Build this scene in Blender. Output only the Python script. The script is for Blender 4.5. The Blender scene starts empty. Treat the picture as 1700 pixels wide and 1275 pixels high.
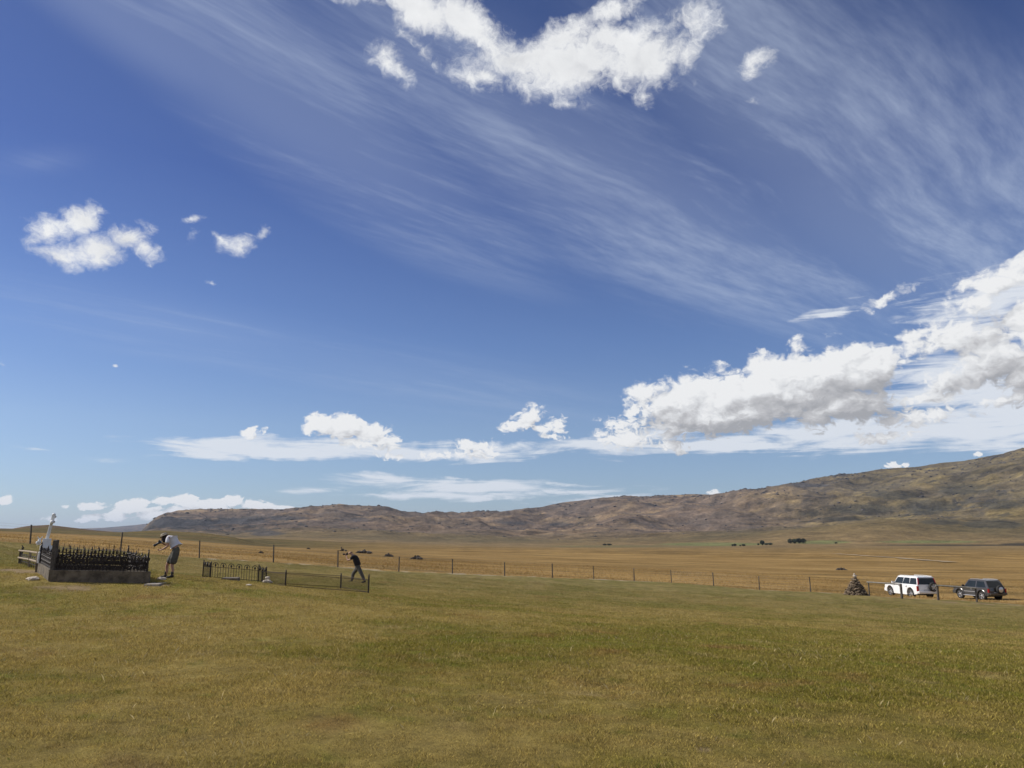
import bpy, bmesh, math, random
import numpy as np
from mathutils import Vector, Matrix, noise as mnoise

random.seed(7)
RNG = np.random.default_rng(11)
SC = bpy.context.scene
COL = SC.collection
R = math.radians

# ------------------------------------------------------------------ camera
F = 1300.0                      # focal length in photo pixels (photo 1700 x 1275)
HOR = 893.0                     # row of the true horizon in the photo
TH = math.atan((HOR - 637.5) / F)
CT, ST = math.cos(TH), math.sin(TH)
CAMZ = 1.65
cam_d = bpy.data.cameras.new('camera')
cam_d.sensor_width = 36.0
cam_d.lens = F / 1700.0 * 36.0
cam_d.clip_start = 0.1
cam_d.clip_end = 120000.0
cam = bpy.data.objects.new('camera', cam_d)
cam.location = (0, 0, CAMZ)
cam.rotation_euler = (math.pi / 2 + TH, 0, 0)
COL.objects.link(cam)
SC.camera = cam


def ray(px, py):
    u = (px - 850.0) / F
    v = -(py - 637.5) / F
    return np.array([u, CT - v * ST, ST + v * CT])


def at(px, py, Y):
    """point on the ray of a photo pixel at world depth Y"""
    d = ray(px, py)
    return Vector(d * (Y / d[1])) + Vector((0, 0, CAMZ))


def azel(px, py):
    d = ray(px, py)
    return math.atan2(d[0], d[1]), math.atan2(d[2], math.hypot(d[0], d[1]))


# ------------------------------------------------------------------ light
SUN_EL = R(40.0)
SUN_AZ = R(-82.0)               # from +Y towards +X ; negative = left of the view
sd = Vector((math.sin(SUN_AZ) * math.cos(SUN_EL), math.cos(SUN_AZ) * math.cos(SUN_EL), math.sin(SUN_EL)))
sun_d = bpy.data.lights.new('sun', 'SUN')
sun_d.energy = 4.8
sun_d.angle = R(0.5)
sun_d.color = (1.0, 0.955, 0.88)
sun = bpy.data.objects.new('sun', sun_d)
sun.rotation_euler = (-sd).to_track_quat('-Z', 'Y').to_euler()
sun.location = (-40, 5, 60)
COL.objects.link(sun)

SC.view_settings.view_transform = 'Standard'
SC.view_settings.look = 'None'
SC.view_settings.gamma = 1.0
SC.view_settings.exposure = 0.0
SC.view_settings.use_curve_mapping = False


class NT:
    """small helper round a node tree"""
    def __init__(s, tree):
        s.t = tree
        s.n = tree.nodes
        s.l = tree.links

    def new(s, typ, **kw):
        nd = s.n.new(typ)
        for k, v in kw.items():
            setattr(nd, k, v)
        return nd

    def put(s, sock, v):
        if isinstance(v, bpy.types.NodeSocket):
            s.l.new(v, sock)
        elif v is not None:
            sock.default_value = v

    def math(s, op, a, b=None, c=None, clamp=False):
        nd = s.new('ShaderNodeMath', operation=op, use_clamp=clamp)
        s.put(nd.inputs[0], a)
        if b is not None: s.put(nd.inputs[1], b)
        if c is not None: s.put(nd.inputs[2], c)
        return nd.outputs[0]

    def vmath(s, op, a, b=None, scale=None):
        nd = s.new('ShaderNodeVectorMath', operation=op)
        s.put(nd.inputs[0], a)
        if b is not None: s.put(nd.inputs[1], b)
        if scale is not None: s.put(nd.inputs['Scale'], scale)
        return nd.outputs[0]

    def noise(s, vec, scale, detail=6.0, rough=0.55, dist=0.0, lac=2.0):
        nd = s.new('ShaderNodeTexNoise')
        s.put(nd.inputs['Vector'], vec)
        nd.inputs['Scale'].default_value = scale
        nd.inputs['Detail'].default_value = detail
        nd.inputs['Roughness'].default_value = rough
        nd.inputs['Lacunarity'].default_value = lac
        nd.inputs['Distortion'].default_value = dist
        return nd.outputs['Fac']

    def maprange(s, v, a, b, c=0.0, d=1.0, smooth=True):
        nd = s.new('ShaderNodeMapRange')
        nd.interpolation_type = 'SMOOTHSTEP' if smooth else 'LINEAR'
        s.put(nd.inputs['Value'], v)
        for nm, x in zip(('From Min', 'From Max', 'To Min', 'To Max'), (a, b, c, d)):
            s.put(nd.inputs[nm], x)
        return nd.outputs['Result']

    def mix(s, fac, a, b, blend='MIX'):
        nd = s.new('ShaderNodeMix', data_type='RGBA', blend_type=blend)
        s.put(nd.inputs['Factor'], fac)
        s.put(nd.inputs[6], a)
        s.put(nd.inputs[7], b)
        return nd.outputs[2]

    def mapping(s, vec, loc=(0, 0, 0), rot=(0, 0, 0), scale=(1, 1, 1), typ='POINT'):
        nd = s.new('ShaderNodeMapping', vector_type=typ)
        s.put(nd.inputs['Vector'], vec)
        nd.inputs['Location'].default_value = loc
        nd.inputs['Rotation'].default_value = rot
        nd.inputs['Scale'].default_value = scale
        return nd.outputs[0]

    def combine(s, x, y, z=0.0):
        nd = s.new('ShaderNodeCombineXYZ')
        s.put(nd.inputs[0], x); s.put(nd.inputs[1], y); s.put(nd.inputs[2], z)
        return nd.outputs[0]

    def ramp(s, fac, stops):
        nd = s.new('ShaderNodeValToRGB')
        s.put(nd.inputs[0], fac)
        e = nd.color_ramp.elements
        while len(e) < len(stops):
            e.new(0.5)
        for k, (p, c) in enumerate(stops):
            e[k].position = p
            e[k].color = (*c, 1.0)
        return nd.outputs[0]


# ------------------------------------------------------------------ sky
# every cloud is a soft ellipse in (azimuth, elevation), roughened by fractal noise
def blob_params(px, py, rx, ry, rot):
    a, e = azel(px, py)
    a2, _ = azel(px + 5, py)
    _, e2 = azel(px, py - 5)
    sa = (a2 - a) / 5.0
    se = (e2 - e) / 5.0
    return (a, e, rx * sa, ry * se, -R(rot))


CUMULUS = [  # px, py, rx, ry, rotation (clockwise on the photo), strength
    # bank of cloud at the top
    (960, 104, 205, 56, -4, 1.15), (1060, 94, 115, 58, -10, 1.2), (870, 96, 120, 48, -8, 1.15), (930, 70, 100, 40, -4, 1.15), (1020, 72, 120, 40, -6, 1.15), (1090, 110, 60, 40, 0, 1.0), (800, 128, 60, 24, 8, .9),
    (690, 8, 120, 52, 20, 1.05), (765, 32, 84, 50, 28, 1.0), (800, 66, 50, 30, 40, .7), (600, -2, 80, 22, 8, .75),
    (1018, 20, 62, 30, -10, .78), (1165, 30, 44, 60, 18, .66), (1150, 88, 60, 34, -50, .66),
    (648, 108, 46, 30, 30, .74), (1253, 106, 42, 24, -10, .75), (1062, 160, 30, 20, 20, .62), (1130, 30, 30, 20, 0, .45),
    (940, 164, 70, 16, 5, .48), (690, 80, 60, 24, 30, .5), (1258, 160, 20, 12, 0, .45),
    # small clouds, left
    (75, 378, 58, 26, -22, .85), (132, 362, 44, 30, -20, .9), (158, 352, 26, 14, 0, .6),
    (100, 424, 66, 26, 6, .85), (165, 424, 70, 34, -8, 1.0), (210, 395, 56, 28, -28, .95),
    (240, 412, 42, 22, 10, .8), (120, 440, 50, 18, 0, .7), (405, 402, 50, 22, -12, .75), (432, 386, 22, 18, -50, .8),
    (375, 402, 26, 12, 20, .6), (348, 465, 18, 9, 0, .65), (318, 368, 26, 10, -25, .45), (314, 402, 16, 20, 10, .42),
    (194, 603, 12, 5, 0, .55), (8, 613, 20, 6, 0, .6), (5, 350, 12, 7, 0, .6), (8, 830, 20, 9, 0, 1.0),
    # middle
    (528, 706, 38, 22, 8, 1.1), (570, 712, 48, 26, 10, 1.15), (620, 724, 48, 24, 14, 1.1), (650, 734, 22, 16, 10, 1.0), (600, 740, 70, 12, 4, .8),
    (422, 719, 22, 12, -12, .95), (878, 694, 40, 25, -8, 1.05), (852, 706, 34, 12, 0, .8), (930, 702, 24, 20, 0, 1.0), (900, 712, 50, 10, 0, .7),
    (650, 757, 40, 10, 0, .6), (785, 735, 40, 14, -6, .8), (800, 748, 60, 12, -6, .6), (720, 756, 50, 10, 0, .6), (925, 727, 36, 8, 10, .5),
    # long low bank, right of the middle
    (1080, 648, 56, 28, -10, 1.1), (1130, 665, 90, 44, -8, 1.25), (1200, 655, 92, 50, -10, 1.35),
    (1280, 640, 110, 56, -10, 1.4), (1360, 628, 110, 62, -10, 1.45), (1430, 618, 86, 64, -10, 1.4),
    (1220, 690, 190, 34, -6, 1.3), (1400, 672, 110, 36, -8, 1.25), (1020, 700, 70, 16, 0, .8),
    (1045, 728, 72, 22, 4, .85), (1110, 740, 60, 14, 0, .65),
    # heavy bank, right edge
    (1640, 466, 130, 34, -8, 1.0), (1740, 450, 110, 40, -5, 1.1), (1470, 492, 84, 17, -6, .75),
    (1545, 548, 60, 26, -30, .85), (1620, 560, 110, 42, -8, 1.15), (1710, 545, 110, 52, -8, 1.25), (1560, 580, 90, 24, 0, 1.0),
    (1640, 618, 110, 26, -4, 1.15), (1720, 620, 100, 34, 0, 1.2), (1520, 600, 60, 16, 0, .8),
    (1540, 658, 120, 18, -2, .62), (1680, 666, 120, 18, 0, .7), (1850, 540, 120, 150, 0, 1.3), (1600, 500, 110, 30, -10, .8), (1680, 590, 120, 60, 0, 1.1), (1580, 630, 100, 26, 0, .85),
    # distant cumulus over the left hills
    (150, 841, 30, 7, 0, .9), (215, 838, 40, 9, -4, 1.0), (262, 833, 30, 9, 0, 1.0), (230, 846, 60, 8, 0, .9), (310, 834, 34, 12, 0, 1.1), (345, 838, 40, 10, 0, 1.0),
    (385, 833, 28, 11, 0, 1.1), (420, 840, 40, 9, 4, 1.0), (465, 842, 36, 6, 4, .8), (500, 846, 20, 4, 4, .7), (330, 848, 90, 8, 0, .9),
    (116, 841, 14, 6, 0, .8), (150, 860, 26, 6, -4, .9), (190, 857, 30, 8, -4, 1.0), (250, 853, 40, 9, 0, .9), (280, 860, 40, 8, 0, .8),
    (85, 861, 20, 5, 0, .5), (1480, 773, 20, 7, -3, 1.0), (1498, 771, 14, 6, 0, 1.0), (1628, 754, 14, 5, 0, .9), (1190, 817, 20, 6, 0, .8),
    (1540, 690, 120, 26, -6, .8), (1450, 725, 70, 12, -5, .7),
]
STRATUS = [  # flat, streaky sheets
    (420, 746, 230, 17, 1, 1.0), (560, 742, 200, 17, 1, 1.0), (330, 750, 130, 14, 2, .95), (700, 750, 190, 20, 0, .95),
    (830, 745, 110, 16, 2, .8), (640, 795, 110, 9, 2, .75), (780, 812, 190, 14, 1, .9), (560, 812, 110, 9, -2, .6),
    (700, 826, 210, 8, 0, .5), (930, 802, 120, 7, -1, .6), (1010, 826, 170, 9, -3, .8), (60, 743, 60, 6, 1, .6),
    (1010, 740, 150, 16, 0, .8), (1200, 735, 260, 15, -4, .85), (1400, 715, 260, 26, -4, .95), (1600, 705, 200, 44, -2, 1.0),
    (1680, 690, 180, 60, 0, 1.0), (1350, 752, 160, 7, -3, .4), (240, 790, 90, 6, 0, .35), (200, 760, 120, 9, 0, .4),
    (500, 748, 240, 16, 1, 1.0), (760, 752, 140, 18, 0, 1.0), (850, 742, 70, 12, 0, .8), (720, 806, 200, 12, 1, .9), (820, 822, 220, 10, 0, .8), (640, 822, 110, 6, 0, .7), (940, 815, 160, 8, -1, .7), (1100, 722, 150, 18, -2, .9), (1500, 720, 220, 30, -4, 1.0), (1250, 745, 200, 12, -3, .8),
    (1650, 500, 190, 70, 0, .8), (1560, 640, 220, 60, 0, .85), (1380, 510, 90, 18, -20, .5),
]
VEIL = [  # thin high cirrus: where the streaks are allowed to show
    (420, 110, 600, 140, 27, 1.15), (1000, 300, 640, 150, 26, 1.0), (1350, 200, 520, 230, 40, 1.0), (1450, 330, 420, 190, 35, 1.0),
    (760, 130, 420, 120, 20, .8), (1620, 330, 260, 260, 30, .7), (300, 545, 420, 60, 5, .5), (650, 620, 500, 60, 8, .4),
    (200, 20, 440, 80, 20, 1.1), (1150, 400, 460, 90, 25, .8), (60, 270, 130, 30, -20, .25),
]

world = bpy.data.worlds.new('World')
SC.world = world
world.use_nodes = True
w = NT(world.node_tree)
w.n.clear()


def field_group(name, blobs):
    g = bpy.data.node_groups.new(name, 'ShaderNodeTree')
    g.interface.new_socket('Vector', in_out='INPUT', socket_type='NodeSocketVector')
    g.interface.new_socket('Field', in_out='OUTPUT', socket_type='NodeSocketFloat')
    h = NT(g)
    gi = h.new('NodeGroupInput'); go = h.new('NodeGroupOutput')
    acc = None
    for (px, py, rx, ry, rot, s) in blobs:
        a, e, ra, re, ro = blob_params(px, py, rx * 1.25, ry * 1.35, rot)
        m = h.mapping(gi.outputs[0], (a, e, 0), (0, 0, ro), (ra, re, 1.0), 'TEXTURE')
        gr = h.new('ShaderNodeTexGradient', gradient_type='SPHERICAL')
        h.l.new(m, gr.inputs[0])
        v = h.math('MULTIPLY', gr.outputs['Fac'], s * 1.0)
        acc = v if acc is None else h.math('SMOOTH_MAX', acc, v, 0.08)
    h.l.new(acc, go.inputs[0])
    return g


def use_group(nt, g, vec):
    nd = nt.new('ShaderNodeGroup')
    nd.node_tree = g
    nt.put(nd.inputs[0], vec)
    return nd.outputs[0]


WISPY = [b for b in CUMULUS if b[1] < 500 and b[0] < 1300]
PUFFY = [b for b in CUMULUS if b not in WISPY]
g_cum = field_group('puffy_field', PUFFY)
g_wis = field_group('wispy_field', WISPY)
g_str = field_group('stratus_field', STRATUS)
g_veil = field_group('veil_field', VEIL)

tc = w.new('ShaderNodeTexCoord')
dirv = tc.outputs['Generated']
sx = w.new('ShaderNodeSeparateXYZ'); w.l.new(dirv, sx.inputs[0])
az = w.math('ARCTAN2', sx.outputs[0], sx.outputs[1])
el = w.math('ARCSINE', sx.outputs[2])
ae = w.combine(az, el, 0.0)


def n2d(vec, scale, detail, rough=0.6, dist=0.0):
    nd = w.new('ShaderNodeTexNoise', noise_dimensions='2D'); w.put(nd.inputs['Vector'], vec)
    nd.inputs['Scale'].default_value = scale; nd.inputs['Detail'].default_value = detail
    nd.inputs['Roughness'].default_value = rough; nd.inputs['Distortion'].default_value = dist
    return nd.outputs['Fac']


def centred(nd_color, amp):
    return w.vmath('MULTIPLY', w.vmath('SUBTRACT', nd_color, (0.5, 0.5, 0.5)), amp)


def cnoise(vec, scale, detail, rough):
    nd = w.new('ShaderNodeTexNoise', noise_dimensions='2D'); w.put(nd.inputs['Vector'], vec)
    nd.inputs['Scale'].default_value = scale; nd.inputs['Detail'].default_value = detail; nd.inputs['Roughness'].default_value = rough
    return nd.outputs['Color']


# warp the coordinates so that no ellipse edge survives; low clouds are farther away and warp less
ns = w.mapping(ae, (3.1, 1.7, 0.4), (0, 0, 0), (1.0, 1.3, 1.0))
lowf = w.maprange(el, 0.0, 0.45, 0.30, 1.15)
wc = cnoise(ns, 13.0, 5.0, 0.6)
warp = w.vmath('SCALE', centred(wc, (0.085, 0.055, 0.0)), None, lowf)
aew = w.vmath('ADD', ae, warp)
nsw = w.vmath('ADD', ns, centred(cnoise(ns, 30.0, 3.0, 0.6), (0.03, 0.03, 0.0)))


def billow(vec, scale):
    nd = w.new('ShaderNodeTexVoronoi', feature='F1', voronoi_dimensions='2D')
    w.put(nd.inputs['Vector'], vec)
    nd.inputs['Scale'].default_value = scale; nd.inputs['Detail'].default_value = 2.0
    nd.inputs['Roughness'].default_value = 0.55; nd.inputs['Lacunarity'].default_value = 2.4
    nd.normalize = False
    return w.math('SUBTRACT', 1.0, nd.outputs['Distance'])


famp = w.maprange(el, 0.0, 0.25, 0.45, 1.0)


def puffy(dx, dz, det):
    v = w.vmath('ADD', aew, (dx, dz, 0.0))
    q = w.vmath('ADD', nsw, (dx, dz * 1.3, 0.0))
    f = use_group(w, g_cum, v)
    b = billow(q, 21.0)
    n2 = n2d(q, 34.0, det, 0.62)
    n = w.math('ADD', w.math('MULTIPLY', w.math('SUBTRACT', b, 0.45), 0.58), w.math('MULTIPLY', w.math('SUBTRACT', n2, 0.5), 0.85))
    n3 = n2d(w.vmath('MULTIPLY', q, (1.0, 1.5, 0.0)), 85.0, 3.0, 0.6)
    n = w.math('ADD', n, w.math('MULTIPLY', w.math('SUBTRACT', n3, 0.5), w.maprange(el, 0.03, 0.22, 1.9, 0.25)))
    n = w.math('MULTIPLY', n, w.maprange(f, 0.0, 0.22, 0.0, 1.0))
    return w.math('SUBTRACT', w.math('ADD', f, w.math('MULTIPLY', n, famp)), 0.22)


d0 = puffy(0.0, 0.0, 5.0)
d1 = puffy(-0.007, 0.010, 2.5)
f2 = use_group(w, g_cum, w.vmath('ADD', aew, (-0.012, 0.042, 0.0)))
cov = w.maprange(d0, -0.02, w.maprange(el, 0.05, 0.3, 0.20, 0.42), 0.0, 1.0)
relief = w.math('SUBTRACT', d1, d0)                       # surface turned away from the sun
above = w.maprange(f2, 0.25, 1.05, 0.0, 1.0)              # how much cloud lies over this spot
side = w.maprange(az, -0.15, 0.35, 0.35, 1.0)
shade = w.math('ADD', w.math('MULTIPLY', w.math('MULTIPLY', above, side), 0.62), w.math('MULTIPLY', relief, 0.85))
shade = w.math('ADD', shade, 0.08, clamp=True)
ccol = w.ramp(shade, [(0.0, (0.88, 0.885, 0.89)), (0.25, (0.75, 0.76, 0.775)), (0.6, (0.54, 0.54, 0.555)), (1.0, (0.38, 0.385, 0.405))])

# torn, half transparent clouds high up
wf = use_group(w, g_wis, w.vmath('ADD', ae, w.vmath('MULTIPLY', centred(wc, (0.050, 0.035, 0.0)), (-1.0, 1.0, 0.0))))
wn_ = n2d(nsw, 15.0, 6.0, 0.68)
wd = w.math('ADD', w.math('MULTIPLY', wf, 1.2), w.math('MULTIPLY', w.math('MULTIPLY', w.math('SUBTRACT', wn_, 0.5), 2.1), w.maprange(wf, 0.0, 0.3, 0.0, 1.0)))
wcov = w.maprange(wd, 0.22, 1.10, 0.0, 1.0)
wn3 = n2d(nsw, 17.0, 3.0, 0.55)
wcol = w.ramp(w.math('ADD', w.math('MULTIPLY', wf, 0.55), w.math('SUBTRACT', wn3, 0.42)), [(0.0, (0.80, 0.83, 0.88)), (0.30, (0.88, 0.89, 0.90)), (0.65, (0.80, 0.81, 0.825)), (1.0, (0.62, 0.63, 0.66))])

# flat sheets
st_vec = w.combine(w.math('MULTIPLY', az, 5.0), w.math('MULTIPLY', el, 42.0), 0.3)
sn = n2d(st_vec, 1.6, 5.0, 0.62, 0.4)
sf = use_group(w, g_str, aew)
ds = w.math('ADD', sf, w.math('MULTIPLY', w.math('MULTIPLY', w.math('SUBTRACT', sn, 0.5), 1.7), w.maprange(sf, 0.0, 0.3, 0.0, 1.0)))
scov = w.math('MULTIPLY', w.maprange(ds, 0.20, 0.75, 0.0, 1.0), 0.93)

# cirrus veil: parallel streaks high up, all running towards one point on the horizon
zc = w.math('MAXIMUM', sx.outputs[2], 0.03)
cx = w.math('DIVIDE', sx.outputs[0], zc)
cy = w.math('DIVIDE', sx.outputs[1], zc)
pv = w.combine(cx, cy, 0.0)
AZV = math.atan(1350.0 / F * CT)
pr = w.mapping(pv, (0, 0, 0), (0, 0, AZV), (1, 1, 1))     # after this Y runs along the streaks
pr = w.vmath('ADD', pr, centred(cnoise(pr, 0.7, 2.0, 0.5), (0.20, 0.35, 0.0)))
v1 = n2d(w.mapping(pr, scale=(2.2, 0.30, 1.0)), 1.0, 7.0, 0.62, 0.1)
v2 = n2d(w.mapping(pr, (4.0, 0, 0), (0, 0, R(24)), (13.0, 2.6, 1.0)), 1.6, 4.0, 0.65)
vv = w.math('ADD', w.math('MULTIPLY', v1, 0.74), w.math('MULTIPLY', v2, 0.26))
vf = use_group(w, g_veil, ae)
vcov = w.math('MULTIPLY', w.maprange(vv, 0.40, 0.74, 0.0, 1.0), w.maprange(vf, 0.0, 0.6, 0.0, 1.0))
vcov = w.math('MULTIPLY', w.math('ADD', vcov, w.math('MULTIPLY', w.maprange(vf, 0.0, 0.9, 0.0, 1.0), 0.45)), 0.38, clamp=True)

sky = w.new('ShaderNodeTexSky')
sky.sky_type = 'NISHITA'
sky.sun_disc = False
sky.sun_elevation = SUN_EL
sky.sun_rotation = SUN_AZ
sky.altitude = 500.0
sky.air_density = 1.0
sky.dust_density = 0.4
sky.ozone_density = 2.0
SKY_S = 0.085
base = w.mix(1.0, sky.outputs[0], (SKY_S, SKY_S, SKY_S, 1), 'MULTIPLY')
# gradient correction measured against the photograph, by elevation
corr = w.ramp(w.maprange(el, 0.0, 0.66, 0.0, 1.0, False), [(0.0, (0.70, 0.78, 1.0)), (0.083, (0.76, 0.82, 1.0)), (0.207, (0.86, 0.87, 1.0)),
              (0.37, (0.72, 0.78, 1.0)), (0.66, (0.50, 0.56, 0.86)), (1.0, (0.55, 0.57, 0.80))])
corr = w.mix(1.0, corr, (1.09, 1.13, 1.18, 1), 'MULTIPLY')
base = w.mix(1.0, base, corr, 'MULTIPLY')
c1 = w.mix(vcov, base, (0.54, 0.62, 0.77, 1))
c2 = w.mix(scov, c1, (0.76, 0.80, 0.86, 1))
c3 = w.mix(cov, w.mix(wcov, c2, wcol), ccol)
# broken cloud added out of view, beside and behind, to whiten the skylight
bn = n2d(w.vmath('MULTIPLY', ae, (1.0, 1.6, 0.0)), 2.6, 4.0, 0.6)
bcov = w.math('MULTIPLY', w.maprange(bn, 0.44, 0.62, 0.0, 0.85), w.maprange(sx.outputs[1], 0.40, 0.10, 0.0, 1.0))
bcov = w.math('MULTIPLY', bcov, w.maprange(sx.outputs[2], 0.0, 0.08, 0.0, 1.0))
c3 = w.mix(bcov, c3, (0.74, 0.74, 0.74, 1))
bg = w.new('ShaderNodeBackground')
w.l.new(c3, bg.inputs['Color'])
bg.inputs['Strength'].default_value = 1.0
out = w.new('ShaderNodeOutputWorld')
w.l.new(bg.outputs[0], out.inputs['Surface'])
world.cycles.sampling_method = 'MANUAL'
world.cycles.sample_map_resolution = 512


# ------------------------------------------------------------------ numpy noise
_perm = RNG.permutation(512)
_perm = np.concatenate([_perm, _perm])
_ga = RNG.uniform(0, 2 * math.pi, 512)
_gx, _gy = np.cos(_ga), np.sin(_ga)


def perlin(x, y):
    x = np.asarray(x, float); y = np.asarray(y, float)
    xi = np.floor(x).astype(np.int64); yi = np.floor(y).astype(np.int64)
    fx = x - xi; fy = y - yi
    u = fx * fx * fx * (fx * (fx * 6 - 15) + 10); v = fy * fy * fy * (fy * (fy * 6 - 15) + 10)

    def g(ix, iy, dx, dy):
        h = _perm[(_perm[ix & 511] + iy) & 511]
        return _gx[h] * dx + _gy[h] * dy
    a = g(xi, yi, fx, fy); b = g(xi + 1, yi, fx - 1, fy)
    c = g(xi, yi + 1, fx, fy - 1); d = g(xi + 1, yi + 1, fx - 1, fy - 1)
    return (a + (b - a) * u) * (1 - v) + (c + (d - c) * u) * v * 1.0


def fbm(x, y, oct=5, gain=0.5, ridged=False):
    s = 0; a = 1.0; n = 0
    for k in range(oct):
        p = perlin(x * 2 ** k + 17.3 * k, y * 2 ** k - 9.1 * k)
        if ridged:
            p = 0.7 - np.abs(p) * 2.0
        s = s + a * p; n += a; a *= gain
    return s / n


def sstep(a, b, x):
    t = np.clip((x - a) / (b - a), 0, 1)
    return t * t * (3 - 2 * t)


# ------------------------------------------------------------------ terrain
FENCE_PX = [-115, 50, 200, 331, 454, 561, 662, 751, 838, 917, 986, 1053, 1115, 1185, 1261, 1346]
FENCE_PY = [892, 903, 916, 926, 934, 941.5, 948, 951.5, 955.5, 959, 962, 965, 968, 973, 978.5, 983]
FENCE_Y = []
for p in FENCE_PX:
    if p <= 1115:
        hh = 30.2 - (p - 50) * 0.0107
    else:
        hh = 18.8 + (p - 1115) * 0.0139
    FENCE_Y.append(1495.0 / hh * 0.985)
FENCE = [at(a, b, c) for a, b, c in zip(FENCE_PX, FENCE_PY, FENCE_Y)]

L0 = [(-500, 880), (-200, 888), (0, 893.5), (50, 895), (200, 908), (331, 917), (454, 925), (561, 932), (662, 938), (751, 942), (917, 949.5), (1115, 961), (1261, 969), (1346, 972), (1450, 977), (1700, 982), (2000, 990), (2400, 1000)]
R0 = 96.0

ctrl = [Vector((0, 0, 0)), Vector((-2, 4, 0)), Vector((2, 4, -0.02)), Vector((-8, 2, .05)), Vector((8, 2, -.1)), Vector((0, -10, .3)), Vector((-20, -10, .5)), Vector((20, -10, -.3)),
        Vector((7, 12, -.45)), Vector((15, 25, -1.5)), Vector((0, 12, -.2)), Vector((0, 25, -.75)), Vector((-4, 8, 0))]
for (a, b, c) in [(82, 967, 25), (246, 973, 25.6), (60, 950, 27.2), (283, 961, 26.3), (336, 957, 36), (441, 964, 36), (611, 985, 34), (473, 979, 34.5),
                  (565, 978, 37), (434, 971, 37.5), (590, 967.5, 45), (1470, 988.5, 74), (1556, 993, 70), (1443, 989.5, 61), (1497, 994, 60), (1558, 995.5, 60),
                  (1622, 999, 60), (1700, 1004, 59), (1594, 994, 77), (1650, 996.5, 72), (-150, 985, 22), (-100, 925, 36), (850, 977, 52), (1100, 985, 56), (1950, 1012, 56), (1300, 1000, 52)]:
    ctrl.append(at(a, b, c))
ctrl += FENCE
for k in (1, 2, 5, 7, 9, 11, 13, 15, 16):
    a, b = L0[k]
    d = ray(a, b); ctrl.append(Vector(d * (R0 / math.hypot(d[0], d[1]))) + Vector((0, 0, CAMZ)))
CP = np.array([[c.x, c.y, c.z] for c in ctrl])


def _phi(r2):
    return 0.5 * r2 * np.log(r2 + 1e-9)


_n = len(CP)
_K = _phi((CP[:, None, 0] - CP[None, :, 0]) ** 2 + (CP[:, None, 1] - CP[None, :, 1]) ** 2)
_K += np.eye(_n) * 4.0          # smoothing
_Pm = np.c_[np.ones(_n), CP[:, 0], CP[:, 1]]
_A = np.zeros((_n + 3, _n + 3)); _A[:_n, :_n] = _K; _A[:_n, _n:] = _Pm; _A[_n:, :_n] = _Pm.T
_W = np.linalg.solve(_A, np.r_[CP[:, 2], 0, 0, 0])


def tps(x, y):
    s = _W[_n] + _W[_n + 1] * x + _W[_n + 2] * y
    for k in range(_n):
        s = s + _W[k] * _phi((x - CP[k, 0]) ** 2 + (y - CP[k, 1]) ** 2)
    return s


SKYL = [(-700, 880), (-300, 884), (0, 897), (120, 897), (200, 896), (232, 890), (240, 880), (247, 871), (262, 861), (280, 853), (300, 849), (330, 846), (400, 846), (440, 847), (480, 848), (520, 844), (560, 840), (600, 838.5),
        (630, 840), (655, 847), (700, 851), (760, 853), (830, 850), (870, 845), (900, 843), (930, 836), (960, 832), (1000, 827), (1040, 823), (1060, 824.5), (1100, 822),
        (1140, 821), (1195, 822), (1230, 814), (1262, 812), (1290, 806), (1330, 798), (1360, 791), (1390, 785), (1420, 784.5), (1470, 779), (1520, 775), (1560, 769),
        (1600, 765), (1640, 757), (1665, 754), (1700, 744), (1760, 730), (1900, 715), (2200, 740), (2600, 800)]


def low(poly, d):
    return [(a, b + d) for a, b in poly]


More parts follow.
